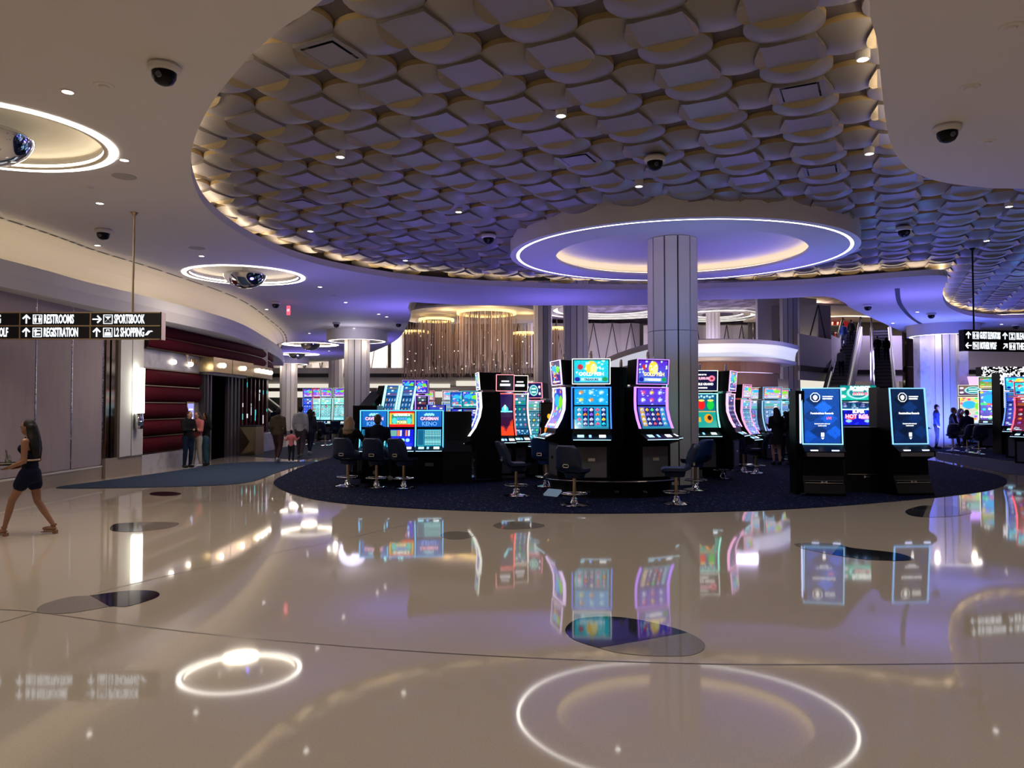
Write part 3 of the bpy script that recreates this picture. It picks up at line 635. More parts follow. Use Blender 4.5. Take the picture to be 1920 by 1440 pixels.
# gold strand chandelier
CH = thing('strand_chandelier', 'huge gold strand chandelier falling in dense curtains under glowing gold rings', 'chandelier', (0, 0, 0))
cl = MB(); pl_ = [(colpx(776, 52), 52), (colpx(900, 50), 50), (colpx(1000, 52), 52), (colpx(1000, 60), 60), (colpx(776, 60), 60)]
for i in range(4): cl.slab([smooth_path([Vector((x, y + i * .5, 0)) for x, y in pl_], 5, True)], 8.55 + i * .24, 8.7 + i * .24)
cl.obj('stepped_canopy', M_white, CH)
rings = []
for px, w, d, z in ((912, 112, 53, 8.35), (818, 66, 55, 8.1), (778, 52, 58, 7.5), (984, 44, 57, 7.3), (1045, 32, 57, 7.7)):
    cx = colpx(px, d); r = w / 2 * d / F; rings.append((cx, d, r, z))
    m = MB(); A = circ(cx, d, r, r, z, 48); B = circ(cx, d, r, r, z + .16, 48); m.strip(A + A[:1], B + B[:1]); B = circ(cx, d, r - .15, r - .15, z, 48); m.strip(A + A[:1], B + B[:1]); m.obj('gold_ring', glow('gold_ring', (1, .66, .22), 2.6), CH)
rd = random.Random(3); st = MB(); sp = MB()
def strand(x, y, z0, z1, w=.016):
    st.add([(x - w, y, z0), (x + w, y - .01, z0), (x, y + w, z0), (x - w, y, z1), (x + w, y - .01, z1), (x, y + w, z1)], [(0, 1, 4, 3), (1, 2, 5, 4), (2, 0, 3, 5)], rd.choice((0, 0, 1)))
for cx, cy, r, z in rings:
    for i in range(int(60 * r)):
        a = rd.random() * 2 * pi; q = r * (rd.random() ** .3) * .97; ln = 2.6 + rd.random() * 1.6
        strand(cx + q * cos(a), cy + q * sin(a), z - ln, z + .1)
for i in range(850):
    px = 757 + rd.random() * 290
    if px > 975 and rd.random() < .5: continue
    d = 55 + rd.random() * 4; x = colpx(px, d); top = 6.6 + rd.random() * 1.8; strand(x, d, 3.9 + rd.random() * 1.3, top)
    if rd.random() < .1: sp.ell((x, d - .1, 4.5 + rd.random() * 3), .03 + .03 * rd.random(), 5, 4)
st.obj('strands', [mat('strand_gold', (.58, .45, .40), .5), mat('strand_dark', (.16, .10, .08), .5)], CH, kind='stuff'); sp.obj('crystal_drops', glow('crystal', (1, .85, .65), 2), CH, kind='stuff')  # dark strands mixed in at random for contrast
for x, y in ((-4.5, 52), (-1.5, 50), (1, 54)): lamp('POINT', (x, y, 8.0), 60, (1, .62, .25), .4)
lamp('AREA', (-2, 48, 4.6), 130, (1, .82, .72), 2, rot=(pi * .62, 0, 0))
# round bar with bright ribbon fascia
bar = thing('round_bar', 'round bar with a bright white ribbon fascia over a brown wood drum', 'bar', (0, 0, 0))
rb = smooth_path([Zp(*p, 4.6) for p in ((1115, 690), (1160, 672), (1210, 657), (1260, 648), (1306, 645), (1400, 644), (1460, 648), (1497, 656))], 6)
rb2 = rb
def sh(P, d, z): return [Vector((p.x, p.y + d, z)) for p in P]
m = MB(); prev = None
for dd, z in ((0, 4.60), (.30, 4.45), (.42, 4.25), (.46, 4.06)):
    row = sh(rb, dd, z)
    if prev: m.strip(prev, row)
    prev = row
m.obj('ribbon_fascia', mat('ribbon_white', (.8, .8, .82), .5, emit=(.82, .86, 1), strength=.55), bar, smooth=50)
m = MB(); m.strip(sh(rb, 0, 4.60), sh(rb, -.12, 4.78)); m.strip(sh(rb, -.12, 4.78), sh(rb, 1.5, 4.95)); m.strip(sh(rb, .46, 4.06), sh(rb, .2, 4.0)); m.strip(sh(rb, .2, 4.0), sh(rb, .25, 3.86)); m.strip(sh(rb, .25, 3.86), sh(rb, 2, 3.84)); m.obj('canopy_shell', M_white, bar, smooth=40)
wr = [Zp(px, 676, 3.84) + Vector((0, 1.0, 0)) for px in (1300, 1330, 1360, 1390, 1420, 1450, 1468)]
bot = rb[len(rb) * 4 // 7 - 2:]
for z0, z1, o_ in ((3.38, 3.84, .9), (2.72, 3.36, 1.25)):
    m = MB(); m.strip(sh(bot[:-4], o_, z0), sh(bot[:-4], o_, z1)); m.obj('wood_drum', M_wood, bar)
m = MB(); m.strip(sh(bot[:-4], 1.25, 2.72), sh(bot[:-4], 4, 2.70)); m.obj('drum_underside', M_dark, bar)
for i in range(6):
    a = bot[2 + i * 3]; b = bot[4 + i * 3] if 4 + i * 3 < len(bot) else bot[-1]
    MB().box((a.x, a.y + 1.6, 2.22), (b.x, a.y + 1.7, 2.66)).obj('television', M_black, bar)
    MB().box((a.x + .05, a.y + 1.57, 2.26), (b.x - .05, a.y + 1.595, 2.62)).obj('television_screen', glow('tv_blue', (.03, .10, .35), .8), bar)
MB().box((9, 41, .012), (15.2, 41.4, 3.3)).obj('back_wall', mat('bar_back', (.34, .27, .25), .6), bar); lamp('AREA', (12, 38, 3.2), 110, WARM, 2)
for i in range(5): MB().box((9.3 + i * 1.15, 40.93, .1), (9.35 + i * 1.15, 41, 3.2)).obj('wall_seam', M_groove, bar)
MB().box((9, 40.6, 2.55), (15.2, 41, 2.63)).obj('shelf_light', glow('shelf_light', (1, .95, .85), 2.2), bar)
# upper floor parapet and passage on the right, behind the escalators
up_ = thing('upper_floor', 'white parapet of the upper floor with a black band on the right', 'balcony', (0, 0, 0))
def vband(p0, p1, z0, z1, name, m_, dy=.3):
    (x0, y0), (x1, y1) = p0, p1; MB().prism([(x0, y0), (x1, y1), (x1, y1 + dy), (x0, y0 + dy)], 'z', z0, z1).obj(name, m_, up_)
U = [(colpx(1500, 46), 46), (colpx(1560, 50), 50), (colpx(1600, 58), 58), (colpx(1700, 58), 58), (colpx(1722, 50), 50)]
vband(U[0], U[1], 4.35, 6.3, 'parapet', M_white); vband(U[1], U[2], 4.35, 6.6, 'parapet', M_white); vband(U[2], (40, 58), 4.6, 7.3, 'parapet', M_white); vband((40, 58), (46, 40), 4.3, 6.4, 'parapet', M_white)
for a, b, z in ((U[0], U[1], 4.0), (U[1], U[2], 4.1), (U[2], (40, 58), 4.3), ((40, 58), (46, 40), 4.0)):
    vband((a[0], a[1] - .1), (b[0], b[1] - .1), z, z + .34, 'black_band', M_blk); vband(a, b, z - .55, z, 'lower_fascia', M_white)
for x0, x1, y in ((17, 22, 50), (33, 45.5, 57)): MB().box((x0, y, 3.0), (x1, y + .2, 3.6)).obj('lit_soffit', glow('soffit_glow'), up_)  # soffit brightness put in as emission
MB().prism([(16.5, 50), (21.5, 52.5), (21.5, 52.9), (16.5, 50.4)], 'z', 6.3, 9.4).obj('white_wall', M_white, up_)
pleats(17.5, 21.5, 50.2, 4.4, 8.6, 2, up_)
lamp('SPOT', (19.5, 49.6, 4.5), 160, NEU, .1, rot=(pi * .95, 0, 0), spot=60)
MB().box((21, 66, 7.0), (36, 66.3, 9.2)).obj('rear_shopfront', mat('shop_dark', (.10, .09, .08), .6), up_)
for i in range(26): MB().box((21.3 + .27 * i, 65.9, 7.1), (21.36 + .27 * i, 66, 9.15)).obj('shopfront_mullion', M_goldm if i % 2 else M_chrome, up_)
m = MB(); n = 24
A = [Vector((26.6 + 2.9 * i / n, 65.2 + .12 * sin(i * 2.1), 7.0)) for i in range(n + 1)]; m.strip(A, [p + Vector((0, 0, 2.2)) for p in A]); m.obj('red_curtain', mat('red_curtain', (.55, .03, .03), .7, emit=(.5, .02, .02), strength=.25), up_)
MB().slab([[(20.5, 54), (34, 58.3), (36, 66), (20.5, 66)]], 9.25, 9.4).obj('cream_ceiling', mat('cream_ceiling', (.8, .70, .5), .6), up_)
m = MB(); A = smooth_path([Vector(p) for p in ((22.5, 60, 9.22), (25, 61.5, 9.22), (28, 61, 9.22), (31, 62, 9.22))], 6); m.strip(A, [p + Vector((0, .5, 0)) for p in A]); m.obj('cove_light', glow('gold_cove', (1, .9, .65), 2.2), up_)
lamp('AREA', (26, 61, 8.9), 260, (1, .85, .6), 3)
umb_ = MB().lathe([(0, .75), (.5, .66), (.95, .38), (1.2, 0)], 14, c=(0, 0, 0)).obj('white_canopy', M_white, smooth=60, loc=(24.0, 61, 8.15), label='white rounded canopy over figures on the upper floor left of the escalators', cat='canopy')
# escalators
def escalator(b, t, label):
    o = thing('escalator', label, 'escalator', (b[0], b[1], 0)); dx, dy, dz = t[0] - b[0], t[1] - b[1], t[2]
    L = hypot(dx, dy); o.rotation_euler = (0, 0, atan2(dx, dy) * -1)
    n = 30; stp = MB().box((-.5, 0, 0), (.5, L / n + .05, dz / n)).mesh('step', mat('step_metal', (.10, .10, .115), .35, metal=.6))
    nose = MB().box((-.5, -.012, -.03), (.5, .0, .01)).mesh('step_nose', M_black)
    for i in range(n):
        s = link('step', stp, o, None, (0, L * i / n, dz * i / n + .02)); link('step_nose', nose, s, None, (0, 0, dz / n))
    for sx, nm in ((-1, 'left'), (1, 'right')):
        x = sx * .62; m = MB(); m.prism([(0, -.3), (L, dz - .3), (L, dz + .25), (0, .25)], 'x', x - .12, x + .12); m.obj('side_skirt', M_chrome if sx < 0 else M_white, o)
        m = MB(); m.prism([(0, .25), (L, dz + .25), (L + .6, dz + 1.0), (0, 1.0)], 'x', x - .01, x + .01); m.obj('glass_balustrade', mat('smoked_glass', (.10, .11, .12), .1, metal=.3), o)
        m = MB(); m.tube([(x, -.8, .98), (x, 0, 1.0), (x, L, dz + 1.0), (x, L + 1.2, dz + 1.0)], .06, 6); m.obj('handrail', M_black, o)
        m = MB(); m.tube([(x, 0, .30), (x, L, dz + .30)], .04, 6); m.obj('edge_light', glow('edge_glow', (.8, .75, .65), .5), o)
    MB().prism([(0, -.9), (L, dz - 1.0), (L, dz - .3), (0, -.3)], 'x', -.75, .75).obj('truss', M_white, o)
    return o
E1 = escalator((17.7, 42), (26.0, 57, 7.6), 'left of the two long escalators climbing to the upper floor')
E2 = escalator((21.0, 42), (28.2, 57, 7.6), 'right of the two long escalators climbing to the upper floor')
E3 = escalator((-17.3, 60), (-25.5, 68, 4.4), 'far left escalator behind the glazed screen')
# brown panelled tower and strip columns
tw = MB(); xa, xb = colpx(1698, 42), colpx(1722, 42)
tower_ = thing('panelled_tower', 'brown panelled tower wall left of the blue lit column', 'wall', (0, 0, 0))
for i in range(5): MB().box((xa, 42, i * 1.35), (xb + .6, 42.3, i * 1.35 + 1.33)).obj('wall_panel', M_mirror if i == 9 else mat('taupe_panel', (.25, .17, .17), .5), tower_)
MB().box((xa - .06, 41.9, 0), (xa + .06, 42.1, 6.7)).obj('mirror_edge', M_mirror, tower_)
for px, d, l in ((1512, 62, 'pale column under the upper floor left of the escalators'), (1688, 60, 'pale column under the upper floor right of the escalators')): column(colpx(px, d), d, 4.0, l, 1.1 if px < 1600 else 1.5)
# ---- hanging way signs
def ic(parent, x, z, kind, mt):   # small pictogram in a rounded white frame
    m = MB(); w = .085
    for a, b in (((-w, -w), (w, -w + .012)), ((-w, w - .012), (w, w)), ((-w, -w), (-w + .012, w)), ((w - .012, -w), (w, w))): m.box((x + a[0], -.008, z + a[1]), (x + b[0], 0, z + b[1]))
    def bx(a, b, c, d): m.box((x + a, -.008, z + b), (x + c, 0, z + d))
    if kind == 'people':
        for q in (-.038, .038): m.ell((x + q, -.004, z + .045), (.017, .004, .017), 10, 6); m.prism([(x + q - .026, z + .022), (x + q + .026, z + .022), (x + q + .012, z - .06), (x + q - .012, z - .06)], 'y', -.008, 0)
    elif kind == 'key': m.ell((x - .03, -.004, z + .03), (.03, .004, .03), 12, 6); bx(-.01, .022, .06, .04); bx(-.045, -.06, -.02, .01); bx(-.01, -.05, .05, -.015)
    elif kind == 'ticket': m.prism([(x - .06, z + .05), (x + .055, z + .05), (x + .0, z), (x + .06, z - .05), (x - .055, z - .05), (x, z)], 'y', -.008, 0)
    elif kind == 'bag': m.prism([(x - .05, z + .005), (x + .05, z + .005), (x + .06, z - .06), (x - .06, z - .06)], 'y', -.008, 0); bx(-.03, .02, -.018, .05); bx(.018, .02, .03, .05); bx(-.03, .045, .03, .055)
    elif kind == 'fork': bx(-.045, -.06, -.03, .06); bx(.03, -.06, .045, .06); bx(-.06, .01, -.015, .06); bx(-.01, -.04, .01, .02)
    elif kind == 'glass': m.prism([(x - .05, z + .06), (x + .05, z + .06), (x + .008, z), (x - .008, z)], 'y', -.008, 0); m.prism([(x - .008, z), (x + .008, z), (x + .05, z - .06), (x - .05, z - .06)], 'y', -.008, 0)
    m.obj('pictogram', mt, parent)
def arrow(parent, x, z, ang, mt):
    m = MB(); R_ = Matrix.Translation((x, 0, z)) @ Matrix.Rotation(radians(ang), 4, 'Y')
    m.prism([(-.011, -.08), (.011, -.08), (.011, .045), (.055, .0), (.075, .018), (0, .09), (-.075, .018), (-.055, 0), (-.011, .045)], 'y', -.008, 0, 0, R_); m.obj('arrow', mt, parent)
def way_sign(x_right, y, z, cells, label, frame_m, rod_x, rod_top, cw, rotz, rod_m, side_right=True):
    n = len(cells); Wd = cw * n; hh = .245
    o = thing('hanging_sign', label, 'sign', (x_right, y, z), rotz)
    sx = -1 if side_right else 1     # cells run away from the origin end
    xs = [-Wd, 0] if side_right else [0, Wd]
    MB().box((xs[0], .0, -hh), (xs[1], .14, hh)).obj('sign_box', M_black2, o)
    m = MB()
    for zz in (-hh, 0, hh): m.box((xs[0], -.012, zz - .011), (xs[1], .0, zz + .011))
    for i in range(n + 1): m.box((xs[0] + i * cw - .011, -.012, -hh), (xs[0] + i * cw + .011, 0, hh))
    e = xs[1] if side_right else xs[0]; m.box((e - .012, -.012, -hh - .01), (e + .012, .152, hh + .01)); m.obj('frame', frame_m, o)
    for i, c in enumerate(cells):
        x0 = xs[0] + i * cw
        for r, row in enumerate(c):
            if not row: continue
            ang, icon, s = row; zz = .122 - r * .244
            arrow(o, x0 + .115, zz, ang, M_letter); ic(o, x0 + .32, zz, icon, M_letter); text(s, .228, M_letter, o, (x0 + .435, -.006, zz - .004), fit={'RESTROOMS': .55, 'REGISTRATION': .63, 'SPORTSBOOK': .56, 'L2 SHOPPING': .55, 'MOTHER WOLF': .64 if cw > 1.2 else .46, 'GUEST ELEVATORS': .58}.get(s, .5), bold=.006, align='LEFT')
            if s[0] == 'L': MB().prism([(x0 + 1.0, zz - .05), (x0 + 1.05, zz - .05), (x0 + 1.10, zz + .01), (x0 + 1.15, zz + .015), (x0 + 1.13, zz + .035), (x0 + 1.06, zz + .03), (x0 + 1.04, zz)], 'y', -.008, 0).obj('escalator_icon', M_letter, o)
    MB().tube([(rod_x, .07, hh), (rod_x, .07, rod_top)], .020, 10).obj('rod', rod_m, o); MB().lathe([(.02, -.06), (.03, -.05), (.07, -.01), (.07, 0)], 16, c=(rod_x, .07, rod_top)).obj('ceiling_rose', rod_m, o)
    return o
sd = 13.7; cwid = 132.5 / F * sd
pr = Dp(302, 611, sd)
way_sign(pr.x, sd, pr.z, [((0, 'fork', 'PARKING'), (0, 'fork', 'MOTHER WOLF')), ((0, 'people', 'RESTROOMS'), (0, 'key', 'REGISTRATION')), ((90, 'ticket', 'SPORTSBOOK'), (0, 'bag', 'L2 SHOPPING'))],
         'left hanging black way sign with brass frame reading RESTROOMS and SPORTSBOOK', M_brass, -.56, ZC - pr.z, cwid, 0, M_brass)
sd = 17.7; pr = Dp(1808, 638, sd)
way_sign(pr.x, sd, pr.z, [((0, 'people', 'GUEST ELEVATORS'), (-90, 'fork', 'MOTHER WOLF')), ((0, 'glass', 'BLEAU BAR'), (45, 'people', 'THEATER'))],
         'right hanging black way sign reading GUEST ELEVATORS in front of the blue column', M_black2, .34, 5.60 - pr.z, 82 / F * sd, 12, M_black2, False)
# ================================================================== SLOT MACHINES
def lin(c): c = np.clip(np.asarray(c, float), 0, 1); return np.where(c < .04045, c / 12.92, ((c + .055) / 1.055) ** 2.4)
def art(style, w, h, c1, c2, seed=0):
    rs = np.random.RandomState(seed + 11); yy, xx = np.mgrid[0:h, 0:w]; u = xx / (w - 1); v = yy / (h - 1)   # v: 0 top
    c1, c2 = np.array(c1, float), np.array(c2, float); im = c1[None, None] * (1 - v[..., None]) + c2[None, None] * v[..., None]
    im = im * (.9 + .2 * rs.rand(h, w, 1))
    asp = 1
    def blob(cx, cy, rx, ry, c):
        k = np.clip(1.25 - ((u - cx) / rx) ** 2 - ((v - cy) / ry) ** 2, 0, 1)[..., None]; k = np.minimum(k * 3, 1); im[:] = im * (1 - k) + np.array(c) * k
    def rect(a, b, c_, d, c, al=1.0):
        k = ((u >= a) & (u <= c_) & (v >= b) & (v <= d))[..., None] * al; im[:] = im * (1 - k) + np.array(c) * k
    pal = [(1, .85, .2), (.2, .9, 1), (1, .35, .5), (.95, .95, 1), (.3, 1, .5), (1, .55, .1), (.6, .4, 1)]
    if style == 'reels':      # pictures above, a grid of symbols below
        for i in range(3):
            for j in range(2):
                cc = pal[rs.randint(7)] if rs.rand() < .5 else (.75, .95, 1); blob(.2 + .3 * i, .13 + .17 * j, .085, .05, np.array(c1) * .6 + .4 * np.array(cc)); blob(.2 + .3 * i, .125 + .17 * j, .05, .025, cc); blob(.17 + .3 * i, .15 + .17 * j, .02, .02, (1, 1, 1))
        for i in range(14): blob(rs.rand(), .04 + .38 * rs.rand(), .03, .006, (.8, 1, 1))
        rect(0, .02, 1, .06, c1 * .5, .7); rect(0, .42, 1, .45, (.02, .02, .06))
        for i in range(5):
            dark = rs.rand() < .6; rect(.06 + .18 * i, .47, .22 + .18 * i, .93, (.05, .10, .35) if dark else (.1, .55, .7) if rs.rand() < .6 else (.75, .6, .2))
            for j in range(4):
                cc = pal[rs.randint(7)] if rs.rand() < .4 else (.80, .84, .95); blob(.14 + .18 * i, .53 + .115 * j, .052, .028, cc); blob(.14 + .18 * i, .515 + .115 * j, .02, .03, cc); blob(.15 + .18 * i, .54 + .115 * j, .015, .012, (.1, .1, .4))
        rect(0, .945, 1, 1, (.15, .5, .6))
    elif style == 'top':
        blob(.5, .32, .16, .28, (1, .82, .25)); blob(.57, .40, .09, .2, (1, .95, .6)); blob(.18, .3, .08, .12, (.75, .2, .25)); blob(.1, .85, .08, .1, (.1, .15, .6)); blob(.9, .85, .08, .1, (.1, .6, .35))
        rect(.2, .78, .8, .92, (.85, .95, 1), .75)
        for i in range(16): blob(rs.rand(), rs.rand() * .6, .03, .04, (.8, 1, 1))
    elif style == 'kenotop':
        for i in range(7): blob(.33 + .055 * i, .22 - .05 * (i % 2), .045, .07, (.6, .9, .95))
        rect(.22, .3, .78, .9, c1 * .6, .7)
    elif style == 'kenogrid':
        rect(.04, .06, .26, .9, c1 * .7)
        for r0 in (.06, .5):
            rect(.30, r0, .97, r0 + .40, (.55, .9, .92))
        for i in range(10): rect(.30 + .067 * i, .05, .312 + .067 * i, .92, c1 * .5)
        for j in range(8): rect(.30, .1 + .1 * j, .97, .125 + .1 * j, c1 * .5)
    elif style == 'poker':
        rect(0, 0, 1, .12, (.9, .1, .12)); rect(0, .82, 1, 1, (.9, .1, .12)); rect(.08, .2, .92, .8, (.15, .55, .45)); blob(.2, .6, .1, .2, (.3, .85, .8)); blob(.8, .6, .1, .2, (.3, .85, .8))
    elif style == 'pokerlow':
        rect(.03, .05, .3, .38, (.4, .65, .6)); [rect(.33 + .11 * i, .05, .40 + .11 * i, .38, ((.95, .5, .1), (.9, .9, .95), (.15, .15, .3))[i % 3]) for i in range(5)]
        for i in range(4): blob(.15 + .2 * i, .62, .08, .1, (.6, .9, 1))
        rect(.03, .78, .95, .95, (.1, .2, .9))
    elif style == 'pots':
        for i, c in enumerate(((.1, .7, .85), (.9, .1, .12), (.1, .75, .25))): blob(.18 + .32 * i, .33, .12, .13, c); blob(.18 + .32 * i, .20, .11, .03, (.9, .85, .4))
        for i in range(9): blob(.1 + .1 * i, .08 + .03 * (i % 2), .04, .03, (.7, .9, .95))
        rect(0, .5, 1, .52, (.9, .7, .3)); rect(0, .53, 1, .95, (.05, .6, .55)); blob(.72, .72, .14, .13, (1, .6, .1)); blob(.76, .7, .07, .07, (.2, .1, .1)); rect(.04, .68, .45, .82, (.95, .65, .15), .8)
    elif style == 'grand':
        blob(.16, .38, .11, .16, (1, .5, .62)); blob(.84, .38, .11, .16, (1, .5, .62)); blob(.16, .38, .05, .07, (.5, .05, .15)); blob(.84, .38, .05, .07, (.5, .05, .15))
    elif style == 'rewards':
        for (a, b, k) in ((.3, .2, .6), (.55, .34, 1.5), (.2, .5, .8), (.7, .55, 1.3), (.4, .78, .7), (.85, .8, 1.4), (.1, .88, 1.2)):
            q = (np.abs(u - a) * .7 + np.abs(v - b) * 1.4 < .17)[..., None]; im[:] = np.where(q, im * k, im)
    elif style == 'hot':
        for i in range(30): blob(rs.rand(), rs.rand(), .05, .05, (.1, .1 + .2 * rs.rand(), .9))
        blob(.18, .74, .1, .09, (.6, .8, .95)); blob(.8, .74, .1, .09, (.6, .8, .95)); blob(.25, .48, .18, .16, (.9, .25, .4)); blob(.72, .5, .2, .12, (.95, .6, .85))
    elif style == 'flame':
        blob(.5, .36, .22, .07, (.2, .95, 1)); blob(.5, .32, .1, .06, (.7, 1, 1)); rect(0, .40, 1, .43, (.5, .9, 1))
        fl_ = (v > .95 - .28 * np.abs(u - .5) * 2 - .12 * rs.rand(1, w))[..., None]; im[:] = np.where(fl_, np.array((1, .25, .05)), im)
    elif style == 'dragon':
        im *= .05
        for i in range(22): t = i / 21; blob(.55 + .25 * sin(t * 7), .35 + .55 * t, .13 - .05 * t, .06, (1, .72 - .3 * t, .15))
    elif style == 'candy':
        for i in range(40): blob(rs.rand(), rs.rand(), .06, .04, pal[rs.randint(7)])
        blob(.35, .3, .25, .14, (.2, .7, 1)); blob(.75, .35, .2, .15, (.5, .85, .2)); rect(.1, .88, .9, .94, (.9, .9, .95))
    elif style == 'table':
        k = rs.randint(3, 5); tone = .5 * (c1 + c2)
        for j in range(3): rect(.06, .03 + .075 * j, .94, .085 + .075 * j, tone * .45 + .4 * np.array(pal[(seed + j) % 7]), .8); blob(.2 + .6 * rs.rand(), .055 + .075 * j, .10, .018, (.95, .97, 1))
        rect(0, .27, 1, .29, (.02, .02, .05))
        for i in range(k):
            for j in range(4):
                cx, cy = (i + .5) / k, .36 + .125 * j; cc = pal[rs.randint(7)] if rs.rand() < .35 else (.78, .88, 1); rect(cx - .42 / k, cy - .052, cx + .42 / k, cy + .052, tone * (.35 + .5 * rs.rand())); blob(cx, cy, .26 / k, .030, .55 * np.array(cc) + .4 * tone); blob(cx + .08 / k, cy - .01, .10 / k, .014, cc)
        rect(0, .83, 1, .845, (.02, .02, .05))
        for i in range(14): blob(.05 + .9 * rs.rand(), .87 + .10 * rs.rand(), .05, .008, (.8, .95, 1))
    elif style == 'badge':
        blob(.5, .5, .30, .4, (.75, 1, .95)); blob(.5, .5, .24, .33, (.1, .5, .55)); rect(.34, .3, .66, .42, (.8, 1, .9)); rect(.34, .56, .66, .68, (.8, 1, .9))
        for i in range(4): blob(.08 + .84 * (i % 2), .25 + .5 * (i // 2), .08, .1, (1, .9, .95))
    elif style == 'black':
        im *= .03; rect(.25, .35, .75, .45, (.95, .95, 1)); rect(.15, .58, .85, .72, (.95, .95, 1))
    return lin(im[::-1])      # row 0 at the bottom
def screen_mesh(prof, w, im):
    h, wd_, _ = im.shape; P = [Vector((0, y, z)) for y, z in prof]; seg = [(P[i + 1] - P[i]).length for i in range(len(P) - 1)]; T = sum(seg)
    def at(t):
        t *= T
        for i, s in enumerate(seg):
            if t <= s or i == len(seg) - 1: return P[i].lerp(P[i + 1], min(1, t / s))
            t -= s
    vs = []
    for r in range(h):
        p = at(r / (h - 1))
        for c in range(wd_): vs.append(((c / (wd_ - 1) - .5) * w, p.y, p.z))
    fs = [(r * wd_ + c, r * wd_ + c + 1, (r + 1) * wd_ + c + 1, (r + 1) * wd_ + c) for r in range(h - 1) for c in range(wd_ - 1)]
    me = bpy.data.meshes.new('screen'); me.from_pydata(vs, [], fs); me.materials.append(M_screen)
    a = me.color_attributes.new('art', 'FLOAT_COLOR', 'POINT'); d = np.ones((h * wd_, 4), np.float32); d[:, :3] = im.reshape(-1, 3); a.data.foreach_set('color', d.ravel())
    me.update(); return me
PROF = {'tower': [(-.30, 1.02), (-.20, 1.20), (-.13, 1.40), (-.12, 1.60), (-.13, 1.85)],
        'arc': [(-.42, .98), (-.28, 1.18), (-.18, 1.42), (-.14, 1.65), (-.16, 2.0)],
        'tall': [(-.20, .95), (-.16, 1.3), (-.14, 1.6), (-.16, 1.98)]}
def glowc(c, s): return glow('led_%d_%d_%d_%d' % (c[0] * 99, c[1] * 99, c[2] * 99, s * 10), c, s)
def edge_strip(parent, prof, w, c, s, t=.014, out=.02, name='light_strip'):
    for sx in (-1, 1):
        m = MB()
        for (y0, z0), (y1, z1) in zip(prof, prof[1:]):
            x0, x1 = sx * w / 2 - t, sx * w / 2 + t
            m.add([(x0, y0 - out, z0), (x1, y0 - out, z0), (x1, y1 - out, z1), (x0, y1 - out, z1), (x0, y0 + .04, z0), (x1, y0 + .04, z0), (x1, y1 + .04, z1), (x0, y1 + .04, z1)],
                  [(0, 1, 2, 3), (0, 3, 7, 4), (1, 5, 6, 2)])
        m.obj(name, glowc(c, s), parent)
def frame_strip(parent, w, z0, z1, y, c, s, t=.012, tilt=0):
    m = MB(); yy = lambda z: y + tilt * (z - z0)
    def q(x0, za, x1, zb): m.add([(x0, yy(za), za), (x1, yy(za), za), (x1, yy(zb), zb), (x0, yy(zb), zb), (x0, yy(za) + .03, za), (x1, yy(za) + .03, za), (x1, yy(zb) + .03, zb), (x0, yy(zb) + .03, zb)], [(0, 1, 2, 3), (0, 4, 5, 1), (1, 5, 6, 2), (2, 6, 7, 3), (3, 7, 4, 0)])
    h = w / 2; q(-h, z0, -h + t * 2, z1); q(h - t * 2, z0, h, z1); q(-h, z0, h, z0 + t * 2); q(-h, z1 - t * 2, h, z1); m.obj('light_frame', glowc(c, s), parent)
def deck(o, w, z, y, lc=(.5, .8, 1)):
    m = MB(); m.prism([(y - .20, z - .07), (y - .22, z - .02), (y + .05, z + .10), (y + .05, z - .13)], 'x', -w / 2, w / 2); d = m.obj('button_deck', M_black, o)
    sl = .12 / .27
    for x, ww, c in ((-w * .28, .13, glow('deck_screen', (.35, .75, 1), 2.2)), (-w * .04, .05, glow('deck_blue', (.15, .4, 1), 3)), (w * .27, .13, glow('deck_white', (.85, .95, 1), 2.6))):
        m = MB(); m.add([(x - ww / 2, y - .15, z - .02 + .07 * sl + .006), (x + ww / 2, y - .15, z - .02 + .07 * sl + .006), (x + ww / 2, y - .05, z - .02 + .17 * sl + .006), (x - ww / 2, y - .05, z - .02 + .17 * sl + .006)], [(0, 1, 2, 3)]); m.obj('deck_button', c, d)
    MB().box((-w / 2 + .02, y - .226, z - .035), (w / 2 - .02, y - .215, z - .025)).obj('edge_light', glowc(lc, 2), d)
